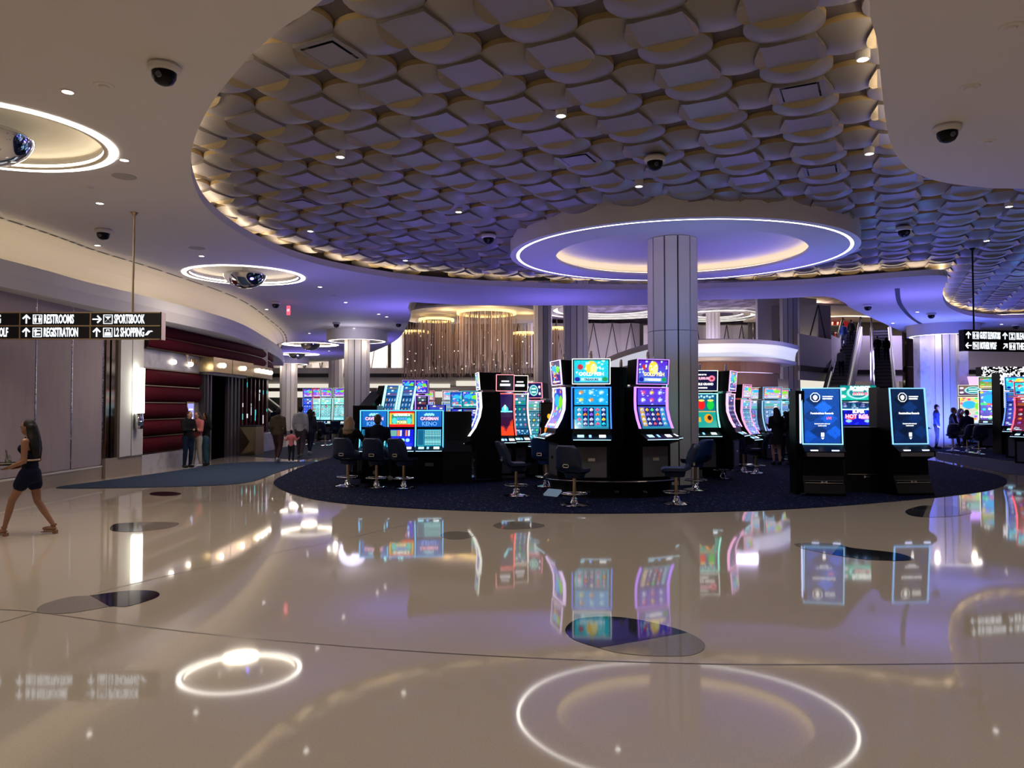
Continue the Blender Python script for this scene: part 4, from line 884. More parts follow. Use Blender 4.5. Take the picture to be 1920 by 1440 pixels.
def tower(px, d, face, label, w=.77, prof='tower', art_top=('top', (.1, .8, .85), (.2, .75, .9)), art_main=('reels', (.1, .6, .95), (.05, .65, .75)), led=(.1, .35, 1), ls=4, base=0.0, seed=0, s=1.0, res=1.0, topper=True, lamp_=False, x=None, group='slot machines', tfr=None, words=()):
    o = thing('slot_machine', label, 'slot machine', ((px - 960) / F * d if x is None else x, d, base), face, group, (s, s, s) if s != 1 else None)
    P = PROF[prof]; zt = P[-1][1]; b = .0
    # body
    bp = [(-.24, b), (-.24, .70), (-.30, .78)] + [(-.33, .84)] + [(y + .03, z) for y, z in P] + [(.32, zt), (.36, .5), (.36, b)]
    MB().prism(bp, 'x', -w / 2 + .02, w / 2 - .02).obj('cabinet', M_black, o)
    MB().box((-w / 2 + .09, -.255, b + .06), (w / 2 - .09, -.24, .66)).obj('lower_door', M_grey, o)
    MB().box((-.07, -.265, .38), (.07, -.252, .44)).obj('lock_badge', M_chrome, o)
    deck(o, w, .84, -.30)
    r = lambda n: max(6, int(n * res))
    link('main_screen', screen_mesh([(y - .006, z) for y, z in P], w - .10, art(art_main[0], r(60), r(84 if prof == 'tower' else 96), art_main[1], art_main[2], seed)), o)
    edge_strip(o, P, w, led, ls * .5, .011)
    if prof != 'tower' or ls > 3:
        MB().box((-w / 2, P[-1][0] - .03, zt - .02), (w / 2, P[-1][0] + .0, zt)).obj('top_light', glowc(led, ls * .5), o)
    if topper:
        z0, z1 = zt + .05, zt + .56 if prof == 'tower' else zt + .46
        MB().prism([(-.16, z0), (-.20, z1), (.16, z1 - .02), (.22, z0)], 'x', -w / 2 + .01, w / 2 - .01).obj('topper_box', M_black, o)
        MB().box((-w / 2 + .1, -.08, zt - .01), (w / 2 - .1, .2, z0 + .01)).obj('topper_neck', M_chrome, o)
        t = link('topper_screen', screen_mesh([(-.168, z0 + .035), (-.206, z1 - .035)], w - .09, art(art_top[0], r(44), r(32), art_top[1], art_top[2], seed + 3)), o)
        frame_strip(o, w - .01, z0, z1, -.172, tfr or led, ls * .42, .008, -.08)
        for (st_, sz, mt, dz_, wd_) in words: text(st_, sz, mt, t, (0, -.215, z0 + dz_), wide=wd_, bold=.002)
    if lamp_:
        zz = zt + .57; MB().lathe([(0, zz), (.035, zz), (.035, zz + .09), (.03, zz + .10), (.028, zz + .15), (0, zz + .16)], 12).obj('service_lamp', mat('lamp_amber', (.75, .7, .68), .15, metal=.7), o, smooth=40)
    return o
W_ = glow('txt_white', (1, 1, 1), 1.8); WB = glow('txt_navy', (.02, .02, .12), 1); WP = glow('txt_pink', (1, .45, .6), 1.8); WG = glow('txt_gold', (1, .8, .35), 1.6); WBl = glow('txt_blue', (.1, .3, 1), 1.6); WR = glow('txt_red', (1, .15, .25), 1.6)
LP = (.62, .35, 1); LT = (.3, 1, .8); LW = (1, .95, .9); LR = (1, .12, .1); LB = (.1, .35, 1)
# -- front carousel
PZ = .34
pc = Vector((colpx(1143, 15.6), 15.75, 0))
pl = thing('carousel_platform', 'black rounded platform under the front slot machine carousel with chrome rim', 'platform', pc)
pp = smooth_path([Vector(p) for p in ((-1.35, -.55, 0), (-.75, -1.12, 0), (0, -1.28, 0), (.75, -1.12, 0), (1.35, -.55, 0), (1.15, .9, 0), (0, 1.4, 0), (-1.15, .9, 0))], 4, True)
ppi = [p * .90 for p in pp]
m = MB(); m.slab([ppi], .0, .30); m.obj('platform_body', M_black2, pl); MB().slab([pp], .30, .34).obj('platform_top', M_black, pl)
MB().tube([p + Vector((0, 0, .34)) for p in pp + pp[:1]], .014, 6).obj('chrome_rim', M_chrome, pl)
for dx in (-.55, .0, .55): MB().box((dx - .04, -1.17, .12), (dx + .04, -1.14, .16)).obj('latch', M_chrome, pl)
KICK = MB().box((-.16, -.1, 0), (.16, .1, .05)).obj('kick_panel_glow', glow('kick_panel_glow', (.40, .55, .75), .28), pl, loc=(-1.22, -.75, .05)); KICK.rotation_euler = (.5, 0, -.7)  # grey-blue panel, its brightness put in as faint emission
tower(1108, 15.0, -4, 'aqua screened slot machine at the centre of the front carousel', .77, base=PZ, led=(.05, .22, 1), ls=4, seed=1, lamp_=True, tfr=(.85, .9, 1), words=(('GOLD FISH', .10, W_, .20, 1.0), ('TREASURE', .055, WB, .09, 1.1)), group=None)
tower(1215, 15.15, 24, 'violet screened slot machine at the right of the front carousel', .77, base=PZ, led=(.45, .2, 1), ls=4, seed=2, lamp_=True, art_top=('top', (.35, .15, .8), (.25, .45, .8)), art_main=('reels', (.4, .2, .85), (.15, .35, .7)), words=(('GOLD FISH', .10, WG, .20, 1.0), ('TREASURE', .055, W_, .09, 1.1)), group=None)
tower(0, 15.55, -78, 'slot machine turned edge-on at the left end of the front carousel', .77, base=PZ, led=(.8, .6, 1), ls=4, seed=3, lamp_=True, art_main=('candy', (.15, .2, .7), (.6, .6, .9)), art_top=('candy', (.2, .2, .4), (.3, .2, .6)), x=pc.x - .95, group=None)
tower(0, 16.15, 64, 'white and teal screened slot machine behind the right end of the front carousel', .74, base=PZ * .9, led=LT, ls=4, seed=5, art_top=('grand', (.03, .05, .2), (.03, .05, .2)), art_main=('pots', (.05, .3, .5), (.05, .6, .55)), x=pc.x + 1.05, group=None, lamp_=True)
core = thing('carousel_core', 'black core cabinet between the front carousel machines', 'cabinet', (pc.x, pc.y + .12, .34))
m = MB(); m.slab([smooth_path([Vector((.42 * cos(a), .34 * sin(a), 0)) for a in [pi / 4 * k for k in range(8)]], 3, True)], 0, 2.28); m.obj('core_body', M_black2, core)
for x_ in (-.05, .25): MB().lathe([(0, 2.28), (.035, 2.28), (.035, 2.37), (.028, 2.44), (0, 2.45)], 12, c=(x_, -.2, 0)).obj('service_lamp', mat('lamp_amber'), core, smooth=40)
# -- second carousel behind on the right
tower(1312, 18.0, 3, 'green framed slot machine with three coloured pots reading DOUBLE GRAND', .80, base=.3, led=LT, ls=3.4, seed=6, s=.98, art_top=('grand', (.03, .05, .2), (.04, .06, .22)), art_main=('pots', (.05, .3, .5), (.05, .6, .55)), lamp_=True, tfr=(.9, 1, .95), words=(('$10,000.00', .085, WP, .31, .9), ('WIN UP TO', .04, W_, .40, 1), ('DOUBLE GRAND', .075, W_, .17, .95), ('PROGRESSIVE', .04, W_, .08, 1)), group=None)
tower(1361, 18.3, 62, 'slot machine with pink light edges turned away right of the green framed one', .78, base=.3, led=(1, .45, .85), ls=3.4, seed=7, s=.98, art_top=('candy', (.1, .6, .6), (.2, .2, .5)), art_main=('table', (.1, .1, .3), (.2, .1, .4)), group=None, lamp_=True)
m = MB().box((-.3, -.1, 0), (.3, .5, 2.2)); m.obj('black_cabinet_bank', M_black2, loc=(colpx(1338, 18.9), 19.0, .0), label='black cabinet bank behind the green framed slot machine', cat='cabinet')
# -- red and white tall machines left of the front carousel
tower(945, 18.4, 10, 'tall slot machine with red light frame and flames on its screen', .46, 'arc', base=.12, led=LR, ls=4, seed=8, s=1.0, art_top=('black', (1, 1, 1), (1, 1, 1)), art_main=('flame', (.1, .05, .3), (.25, .05, .15)), tfr=(1, .3, .35), words=(), group=None)
tower(971, 18.9, 16, 'tall slot machine with pale white frame right of the red framed one', .44, 'arc', base=.12, led=(1, .85, .75), ls=3, seed=9, art_top=('black', (1, 1, 1), (1, 1, 1)), art_main=('table', (.1, .5, .6), (.05, .3, .5)), group=None)
tower(1007, 19.3, -30, 'slot machine with pink curved frame and oval badge leaning to the left', .5, 'arc', base=.0, led=(1, .3, .45), ls=3, seed=10, s=.98, art_top=('badge', (.1, .1, .35), (.1, .1, .35)), art_main=('table', (.4, .6, .7), (.2, .6, .7)), group=None)
tower(1029, 18.8, -8, 'black slot machine with golden dragon like swirl on its screen', .44, 'tall', base=.0, led=(.02, .02, .02), ls=.1, seed=11, s=.96, art_top=('dragon', (0, 0, 0), (0, 0, 0)), topper=False, art_main=('dragon', (.4, .3, .2), (.4, .3, .2)), group=None)
tower(984, 23, 0, 'slot machine with blue fan shaped crown behind the white framed one', .8, 'arc', led=(.1, .2, 1), ls=3, seed=12, art_top=('candy', (.05, .1, .8), (.1, .1, .5)), art_main=('candy', (.4, .3, .6), (.6, .3, .3)), group=None, res=.6)
tower(0, 18.0, -82, 'slot machine turned edge-on with curved white light edge right of the keno bank', .75, 'arc', base=.1, led=(1, 1, .92), ls=3, seed=13, s=1.02, art_main=('table', (.1, .2, .7), (.2, .4, .8)), art_top=('candy', (.1, .4, .6), (.1, .2, .6)), x=colpx(909, 17.9), group=None)
MB().box((-.25, -.25, 0), (.25, .35, 2.66)).obj('black_side_tower', M_black2, loc=(colpx(918, 19.2), 19.2, 0), rz=radians(12), label='tall plain black cabinet tower left of the red framed slot machine', cat='cabinet')
# -- keno bank: low slant top machines
def slant(px, d, face, label, top, low, led=(.1, .5, 1), words=(), w=.64, seed=0):
    o = thing('keno_machine', label, 'slot machine', (colpx(px, d), d, 0), face, None)
    MB().prism([(-.25, 0), (-.25, .62), (-.46, .70), (-.46, .80), (-.36, .84), (-.20, 1.27), (-.20, 1.72), (.25, 1.72), (.25, 0)], 'x', -w / 2 + .01, w / 2 - .01).obj('cabinet', M_black, o)
    link('upper_screen', screen_mesh([(-.208, 1.32), (-.208, 1.68)], w - .07, art(top[0], 46, 34, top[1], top[2], seed)), o)
    link('lower_screen', screen_mesh([(-.372, .86), (-.30, 1.04), (-.212, 1.26)], w - .08, art(low[0], 46, 34, low[1], low[2], seed)), o)
    edge_strip(o, [(-.38, .84), (-.30, 1.04), (-.21, 1.27), (-.205, 1.71)], w, led, 1.7, .014); MB().box((-w / 2, -.225, 1.69), (w / 2, -.20, 1.715)).obj('top_light', glowc(led, 1.7), o)
    deck(o, w, .80, -.36); MB().box((-.1, -.262, .40), (.1, -.25, .48)).obj('lock_badge', M_grey, o)
    for (s, sz, mt, z, wd_) in words: text(s, sz, mt, o, (0, -.214, z), wide=wd_, bold=.004)
kd = 17.7
slant(704, kd, 4, 'keno machine at the left end of the low bank with blue screens', ('kenotop', (.08, .42, .75), (.08, .35, .7)), ('kenogrid', (.1, .5, .7), (.1, .55, .65)), words=(('CAVEMAN', .10, WP, 1.51, .9), ('KENO', .13, WBl, 1.39, 1)))
slant(755, kd + .05, 4, 'poker machine with red screen in the middle of the low bank', ('poker', (.95, .7, .2), (.95, .75, .2)), ('pokerlow', (.05, .1, .8), (.05, .1, .85)), words=(('ULTIMATE X', .075, W_, 1.60, .9), ('BONUS', .08, WBl, 1.51, .9), ('POKER', .08, WG, 1.43, .9)))
slant(806, kd + .1, 4, 'keno machine at the right end of the low bank with empty stool', ('kenotop', (.08, .42, .75), (.08, .35, .7)), ('kenogrid', (.1, .5, .7), (.1, .55, .65)), words=(('CAVEMAN', .10, WP, 1.51, .9), ('KENO', .13, WBl, 1.39, 1)), seed=2)
MB().box((-.3, -.4, 0), (.3, .5, 1.82)).obj('black_side_cabinet', M_black, loc=(colpx(686, 18.6), 18.9, 0), label='black upright cabinet behind the left keno machine', cat='cabinet')
MB().prism([(-.35, 0), (-.35, .75), (-.2, 1.0), (-.12, 1.68), (.4, 1.68), (.4, 0)], 'x', -.34, .34).obj('unlit_machine', M_black2, loc=(colpx(856, 17.6), 17.8, 0), rz=.1, label='unlit black machine right of the keno bank', cat='slot machine')
# tilted cyan framed machines behind the keno bank
def leaner(px, d, face, label, back=False, c=(.3, .9, 1), z=1.75, seed=0, w=.55, hgt=.95):
    o = thing('slot_machine', label, 'slot machine', (colpx(px, d), d, 0), face)
    MB().prism([(-.2, 0), (-.2, z), (-.42, z + hgt), (.0, z + hgt), (.3, z), (.3, 0)] if not back else [(-.2, 0), (-.2, z), (-.5, z + .45), (-.38, z + .47), (.2, z), (.2, 0)], 'x', -w / 2, w / 2).obj('cabinet', M_black, o)
    if not back:
        P = [(-.21, z - .5), (-.215, z), (-.43, z + hgt)]
        link('main_screen', screen_mesh([(y - .01, q) for y, q in P], w - .08, art('table', 30, 40, (.1, .3, .6), (.1, .4, .6), seed)), o)
        edge_strip(o, P, w, c, 2.4, .02)
    else: edge_strip(o, [(-.2, z), (-.5, z + .45)], w, (.8, .95, 1), 2.2, .012)
    return o
for i, (px, d, b, l) in enumerate(((690, 20.5, 1, 'black back of a tilted topper above the left keno machine'), (722, 20.8, 0, 'tilted cyan edged machine behind the left keno machine'), (752, 21.0, 0, 'tilted cyan edged machine behind the poker machine'))):
    leaner(px, d, 40 if not b else 150, l, bool(b), seed=20 + i, hgt=.62, w=.42)
for i, (px, l) in enumerate(((768, 'violet topped slot machine behind the poker machine'), (792, 'violet topped slot machine behind the right keno machine'))):
    tower(px, 24.5, 0, l, .40, 'arc', led=(.45, .25, 1), ls=2.5, seed=30 + i, res=.6, s=1.08, art_top=('candy', (.2, .2, .9), (.3, .2, .9)), art_main=('table', (.1, .1, .3), (.4, .2, .4)), group=None)
for i, (px, l, c) in enumerate(((820, 'blue and red slot screen seen over the right keno machine', (.2, .5, 1)), (862, 'blue slot screen just left of the curved white edged machine', (.2, .4, 1)), (884, 'blue slot screen with green symbols at the curved white edged machine', (.1, .8, 1)))):
    tower(px, 24 - i * 1.2, 0, l, .62, 'tower', led=c, ls=2.5, seed=40 + i, res=.6, topper=(i > 0), s=.93 if i else 1.0, art_main=('table', (.1, .15, .7), (.1, .4, .8)), art_top=('candy', (.1, .3, .8), (.1, .6, .6)), group=None)
# -- kiosks on the right
def kiosk(px, d, face, label, lit, led, w=.78):
    o = thing('rewards_kiosk', label, 'kiosk', (colpx(px, d), d, 0), face)
    MB().prism([(-.36, .0), (-.36, .06), (-.20, .40), (-.17, .72), (-.42, .80), (-.42, .90), (-.28, .98), (-.20, 1.03), (-.10, 2.18), (.30, 2.18), (.34, 0)], 'x', -w / 2, w / 2).obj('cabinet', M_black, o)
    t = link('main_screen', screen_mesh([(-.212, 1.06), (-.117, 2.15)], w - .09, art('rewards', 44, 70, np.array((.10, .30, .62)) * lit, np.array((.05, .25, .60)) * lit, 5)), o)
    frame_strip(o, w - .0, 1.03, 2.18, -.222, led, 1.7, .010, .083)
    ry = lambda z: -.222 + .083 * (z - 1.03) - .004
    TI = radians(4.7)
    def tx(s, sz, x, z, wd_=1.0, al='CENTER', mt=W_): text(s, sz, mt, t, (x, ry(z), z), rx=pi / 2 - TI, wide=wd_, bold=.001, align=al)
    tx('FONTAINEBLEAU', .026, .02, 2.0, 1, 'LEFT'); tx('REWARDS', .040, .02, 1.955, 1, 'LEFT'); tx('Fontainebleau Rewards', .055, 0, 1.66, .85)
    tx('Insert your card or enter your', .030, 0, 1.45, .8); tx('member number', .030, 0, 1.41, .8)
    if lit > .8: tx('LIVE', .07, .13, 1.56, .8, mt=WR)
    m = MB(); oc = [(cos(pi / 8 + pi / 4 * k) , sin(pi / 8 + pi / 4 * k)) for k in range(8)]
    def ring8(r0, r1):
        for k in range(8):
            a, b = oc[k], oc[(k + 1) % 8]; z_ = 1.985; X = -.12
            m.add([(X + a[0] * r0, ry(z_ + a[1] * r0), z_ + a[1] * r0), (X + b[0] * r0, ry(z_ + b[1] * r0), z_ + b[1] * r0), (X + b[0] * r1, ry(z_ + b[1] * r1), z_ + b[1] * r1), (X + a[0] * r1, ry(z_ + a[1] * r1), z_ + a[1] * r1)], [(0, 1, 2, 3)])
    ring8(.10, .088); ring8(.045, .030); m.prism([(-.14, 1.93), (-.10, 1.93), (-.105, 2.03), (-.135, 2.03)], 'y', ry(1.98) - .002, ry(1.98))
    m.obj('emblem', W_, t)
    m = MB(); m.prism([(-.03, 1.19), (.03, 1.19), (.03, 1.27), (-.03, 1.27)], 'y', ry(1.22) - .002, ry(1.22)); m.prism([(-.03, 1.17), (.03, 1.17), (0, 1.13)], 'y', ry(1.15) - .002, ry(1.15)); m.obj('card_symbol', W_, t)
    for x_ in (-.2, .2): MB().box((x_ - .07, -.40, .906), (x_ + .07, -.34, .93)).obj('deck_light', glow('deck_glow', (.55, .65, 1), 4), o)
    MB().box((-w / 2 + .04, -.425, .80), (w / 2 - .04, -.42, .88)).obj('deck_panel', M_grey, o)
    for z_ in (.30, .26): MB().box((-w / 2 + .03, -.285, z_), (w / 2 - .03, -.20, z_ + .012)).obj('groove_line', M_chrome if z_ < .27 else M_grey, o)
    m = MB(); m.add([(-.06, -.292, .31), (-.06, -.292, .25), (0, -.292, .28), (.06, -.292, .31), (.06, -.292, .25)], [(0, 1, 2), (2, 4, 3)]); m.obj('bow_badge', M_chrome, o)
    return o
kiosk(1537, 15.3, -10, 'left rewards kiosk with bright blue screen facing the lobby', 1.0, (.25, .6, 1))
kiosk(1694, 15.4, 6, 'right rewards kiosk with darker blue screen turned to the right', .45, (.2, .5, 1))
lk = thing('low_black_cabinet', 'low black cabinet with bow badge standing between the two rewards kiosks', 'cabinet', (colpx(1614, 15.9), 15.9, 0))
MB().prism([(-.30, 0), (-.20, .40), (-.20, 1.36), (.3, 1.36), (.3, 0)], 'x', -.44, .40).obj('cabinet_body', M_black, lk)
m = MB(); m.add([(-.06, -.225, .36), (-.06, -.225, .30), (0, -.225, .33), (.06, -.225, .36), (.06, -.225, .30)], [(0, 1, 2), (2, 4, 3)]); m.obj('bow_badge', M_chrome, lk); MB().box((-.40, -.215, .375), (.36, -.205, .385)).obj('groove_line', M_chrome, lk)
MB().box((-.14, -.1, 0), (.14, .4, 2.22)).obj('tall_black_cabinet', M_black, loc=(colpx(1657, 16.3), 16.3, 0), label='tall narrow black cabinet just left of the right rewards kiosk', cat='cabinet')
MB().box((-.40, -.02, .02), (.40, .0, .05)).obj('chrome_kick_plate', M_chrome, loc=(colpx(1537, 15.0), 15.03, .02), label='thin chrome kick plate at the foot of the left kiosk', cat='trim')
ks = MB().box((-.09, -.38, 0), (.09, -.02, 2.12)).obj('narrow_cabinet', M_black, loc=(colpx(1490, 15.5), 15.6, 0), label='narrow black cabinet with a light tube at the left side of the left kiosk', cat='cabinet')
MB().box((-.012, -.40, 1.05), (.012, -.38, 2.05)).obj('light_tube', glowc((.5, .55, 1), 3), ks)
_unused = None
if 0: hr = slant(1606, 20.0, 0, 'slot machine with SUPER HOT ROLL on its screen between the two kiosks', ('hot', (.05, .05, .6), (.1, .1, .8)), ('kenogrid', (.1, .3, .6), (.1, .4, .6)), w=1.0, led=(.4, .6, 1))
hk = thing('slot_machine', 'broad green topped slot machine reading SUPER HOT ROLL between the kiosks', 'slot machine', (colpx(1605, 17.9), 17.9, 0), 0)
MB().box((-.45, -.1, 0), (.45, .5, 2.3)).obj('cabinet', M_black, hk)
link('topper_screen', screen_mesh([(-.11, 1.95), (-.11, 2.3)], .86, art('badge', 40, 24, (.05, .5, .5), (.1, .75, .65), 3)), hk); text('BOMBER', .13, W_, hk, (.05, -.115, 2.23), wide=1, bold=.004); text('$4,717.60', .09, WR, hk, (.05, -.115, 2.1), bold=.003)
link('middle_screen', screen_mesh([(-.11, 1.74), (-.11, 1.93)], .86, art('table', 40, 16, (.1, .2, .4), (.1, .3, .5), 4)), hk)
link('main_screen', screen_mesh([(-.11, 1.36), (-.11, 1.72)], .72, art('hot', 44, 30, (.05, .05, .6), (.1, .1, .8), 5)), hk); text('SUPER', .10, W_, hk, (0, -.115, 1.67), bold=.004); text('HOT ROLL', .13, WP, hk, (0, -.115, 1.56), bold=.005)
link('lower_screen', screen_mesh([(-.11, 1.1), (-.11, 1.34)], .72, art('kenogrid', 44, 20, (.1, .15, .3), (.1, .2, .3), 6)), hk); frame_strip(hk, .9, 1.08, 1.74, -.12, (.3, .6, 1), 3, .014)
# -- machines at the far right
tower(1825, 32.6, -34, 'slot machine with violet fan crown and round gold badge at the right', 1.0, 'tall', led=(1, .97, .8), ls=3, seed=50, s=1.12, art_top=('badge', (.5, .4, .3), (.3, .2, .4)), art_main=('candy', (.9, .8, .5), (.7, .8, .9)), group=None, res=.8)
tower(1864, 30.2, -34, 'tall slot machine with pale frame and bright landscape screen at the right', .92, 'tall', led=(.97, 1, .85), ls=3, seed=51, s=1.17, art_top=('candy', (.2, .5, .3), (.7, .7, .3)), art_main=('candy', (.3, .6, .9), (.4, .3, .7)), group=None, base=.15, tfr=(.97, 1, .85))
fan = thing('fan_crown', 'violet lit fan crown on the far right badge machine', 'crown light', (colpx(1826, 32.5), 32.5, 2.62))
for i in range(3): MB().prism([(-.05 + (i - 1) * .1, 0), (.05 + (i - 1) * .1, 0), (.08 + (i - 1) * .18, .48), (-.08 + (i - 1) * .18, .48)], 'y', -.03, .03).obj('fan_blade', glow('fan_violet', (.55, .3, 1), 2.2), fan)
def wordy_panel(px, d, label):
    o = thing('black_machine_side', label, 'slot machine', (colpx(px, d), d, 0)); MB().box((-.24, 0, 0), (.24, .5, 3.05)).obj('cabinet', M_black, o)
    rr_ = random.Random(9); m = MB(); ms = MB()
    for i in range(16): z = 1.75 - .0 + i * .075; m.box((-.12 + .05 * rr_.random(), -.01, z), (.16 - .06 * rr_.random(), 0, z + .038)); m.box((-.12, -.012, z), (-.07, 0, z + .06))
    for i in range(170): x = -.23 + .46 * rr_.random(); z = 2.6 + .42 * rr_.random(); s = .012 + .02 * rr_.random(); ms.box((x - s, -.01, z - s), (x + s, 0, z + s))
    m.obj('white_script', glow('script_white', (.95, .95, 1), 1.2), o); ms.obj('snow_dots', glow('script_white'), o, kind='stuff')
wordy_panel(1888, 27.8, 'black machine side with white vertical script and white speckles at the right edge')
so = thing('speckled_canopy', 'black canopy with white snow speckles above the right machines', 'canopy', (colpx(1872, 33.2), 33.2, 3.1)); MB().box((-.8, -.1, 0), (1.9, .3, .45)).obj('canopy_box', M_black, so)
rr_ = random.Random(4); ms = MB()
for i in range(260): x = -.8 + 2.7 * rr_.random(); z = .45 * rr_.random(); s = .012 + .022 * rr_.random(); ms.box((x - s, -.112, z - s), (x + s, -.1, z + s))
ms.obj('snow_dots', glow('script_white'), so, kind='stuff')
tower(1916, 26, -50, 'blue edged slot machine cut by the right edge', .8, 'arc', led=(.15, .3, 1), ls=3, seed=53, s=1.15, art_main=('table', (.1, .3, .8), (.3, .2, .6)), group=None, res=.7)
tower(1934, 23.5, -58, 'red edged slot machine cut by the right edge', .8, 'arc', led=(1, .1, .15), ls=4, seed=54, s=1.05, art_main=('table', (.5, .05, .1), (.4, .1, .2)), group=None, res=.7)
tower(1732, 33.5, 20, 'pink topped slot machine behind the right kiosk', .6, 'arc', led=(1, .6, .75), ls=2.5, seed=55, s=1.05, res=.6, art_main=('table', (.7, .5, .8), (.4, .5, .9)), group=None)
# -- far rows
far = [(580, 41, 0, 'blue'), (597, 40, 8, 'mint'), (612, 39.5, 8, 'mint'), (637, 39, 8, 'pale green')]
for i, (px, d, f_, c) in enumerate(far):
    tower(px, d, f_, ['dark blue slot machine at the left end of the far left row', 'violet topped slot machine second in the far left row', 'pale cyan slot machine third in the far left row', 'pale green slot machine at the right end of the far left row beside the column'][i], .56, 'arc', led=((.1, .2, 1), (1, .1, .2), (.6, .9, 1), (.7, 1, .9))[i], ls=2.2, seed=60 + i, res=.45, s=1.12, group=None,
          art_main=('table', (.15, .3, .9), (.2, .4, .9)) if i == 0 else ('table', (.6, .95, .9), (.5, .85, .9)), art_top=('candy', (.4, .2, .8), (.6, .4, .9)))
for i, (px, d, f_, l) in enumerate(((1390, 22.5, 52, 'slot machine with pink curved edge below the bar at the left'), (1408, 27, 15, 'green topped slot machine below the bar'), (1420, 26, 0, 'slot machine with red oval topper below the bar'), (1444, 25.5, 6, 'blue slot machine with white rings behind the standing woman'), (1460, 28, 0, 'cyan slot machine at the foot of the bar column'),
                           (845, 31, 0, 'distant white topped slot machine behind the keno bank'), (800, 31, 0, 'distant red lettered slot machine behind the keno bank'), (872, 34, 0, 'distant pale green slot machine behind the keno bank'), (728, 27, 0, 'distant cyan topped slot machine behind the tilted ones'))):
    tower(px, d, f_, l, .68, 'arc', led=((1, .4, .7), (.6, 1, .8), (.9, .95, 1), (.3, .6, 1), (.2, .9, 1), (.8, .9, 1), (1, .4, .5), (.8, 1, .8), (.3, 1, .9))[i], ls=2.4, seed=70 + i, res=.5, s=1.0, group=None,
          art_main=('table', (.4, .7, .85), (.5, .5, .8)), art_top=('candy', (.8, .5, .6), (.7, .8, .9)))
# ================================================================== STOOLS
def make_stool(label, mt=M_navy):
    o = thing('casino_stool', label, 'stool')
    m = MB(); n = 12; prof = []   # shell seat + back: rows from seat front to back top (sitter faces -Y)
    rows = [(-.27, .60, .17), (-.22, .635, .22), (-.05, .64, .245), (.12, .64, .25), (.21, .68, .25), (.26, .78, .245), (.30, .92, .235), (.36, 1.04, .215), (.385, 1.10, .16)]
    th = .05
    for q in (0, 1):
        for (y, z, hw) in rows:
            i = rows.index((y, z, hw)); a = rows[max(i - 1, 0)]; b = rows[min(i + 1, len(rows) - 1)]; t = Vector((0, b[0] - a[0], b[1] - a[1])).normalized(); nr = Vector((0, t.z, -t.y)) * (th if q else 0)
            for k in range(n + 1):
                u = -1 + 2 * k / n; x = hw * u; wrap = -.07 * u ** 4 if z > .7 else 0; lift = .03 * u ** 4 if z <= .7 else 0
                m.v.append((x, y + wrap + nr.y, z + lift + nr.z))
    R_ = len(rows); N1 = n + 1
    for q in (0, 1):
        for i in range(R_ - 1):
            for k in range(n): a = q * R_ * N1 + i * N1 + k; m.f.append((a, a + 1, a + N1 + 1, a + N1)); m.m.append(0)
    for i in range(R_ - 1):
        for k in (0, n): a = i * N1 + k; b = a + R_ * N1; m.f.append((a, a + N1, b + N1, b)); m.m.append(0)
    for k in range(n):
        for i in (0, R_ - 1): a = i * N1 + k; b = a + R_ * N1; m.f.append((a, a + 1, b + 1, b)); m.m.append(0)
    s = m.obj('seat_shell', mt, o, smooth=60)
    MB().lathe([(0, .5), (.17, .5), (.20, .585), (0, .60)], 20, c=(0, -.02, 0)).obj('seat_cushion', mt, o, smooth=40)
    h = MB(); y = .385; z = .70
    for a, b in (((-.06, z), (.06, z + .014)), ((-.06, z + .05), (.06, z + .064)), ((-.06, z), (-.048, z + .064)), ((.048, z), (.06, z + .064))): h.box((a[0], .305, a[1]), (b[0], .335, b[1]))
    h.obj('back_handle', M_chrome, o)
    MB().lathe([(.032, .08), (.032, .52)], 14).obj('post', M_brass, o, smooth=40)
    f = MB(); f.tube([(.24 * cos(2 * pi * i / 20), .24 * sin(2 * pi * i / 20), .215) for i in range(21)], .012, 6, caps=False)
    for i in range(3): a = 2 * pi * i / 3; f.tube([(.03 * cos(a), .03 * sin(a), .20), (.24 * cos(a), .24 * sin(a), .215)], .009, 5)
    f.obj('foot_ring', M_chrome, o, smooth=60)
    MB().lathe([(0, 0), (.255, 0), (.26, .012), (.2, .03), (.08, .05), (.05, .11), (.07, .13), (.032, .15)], 28).obj('base', M_chrome, o, smooth=50)
    return o
st0 = make_stool('x'); first = [True]
def stool(px, py, face, label, mt=None):
    global st0
    o = st0 if first[0] else copy_tree(st0); first[0] = False
    p = Gp(px, py); o.location = (p.x, p.y, .012); o.rotation_euler = (0, 0, radians(face)); o['label'] = label; o['group'] = 'casino stools'
    if label.startswith('blue'):
        for c in KIDS(o):
            if c.name.startswith('seat'): c.material_slots[0].link = 'OBJECT'; c.material_slots[0].material = M_navy2
    return o
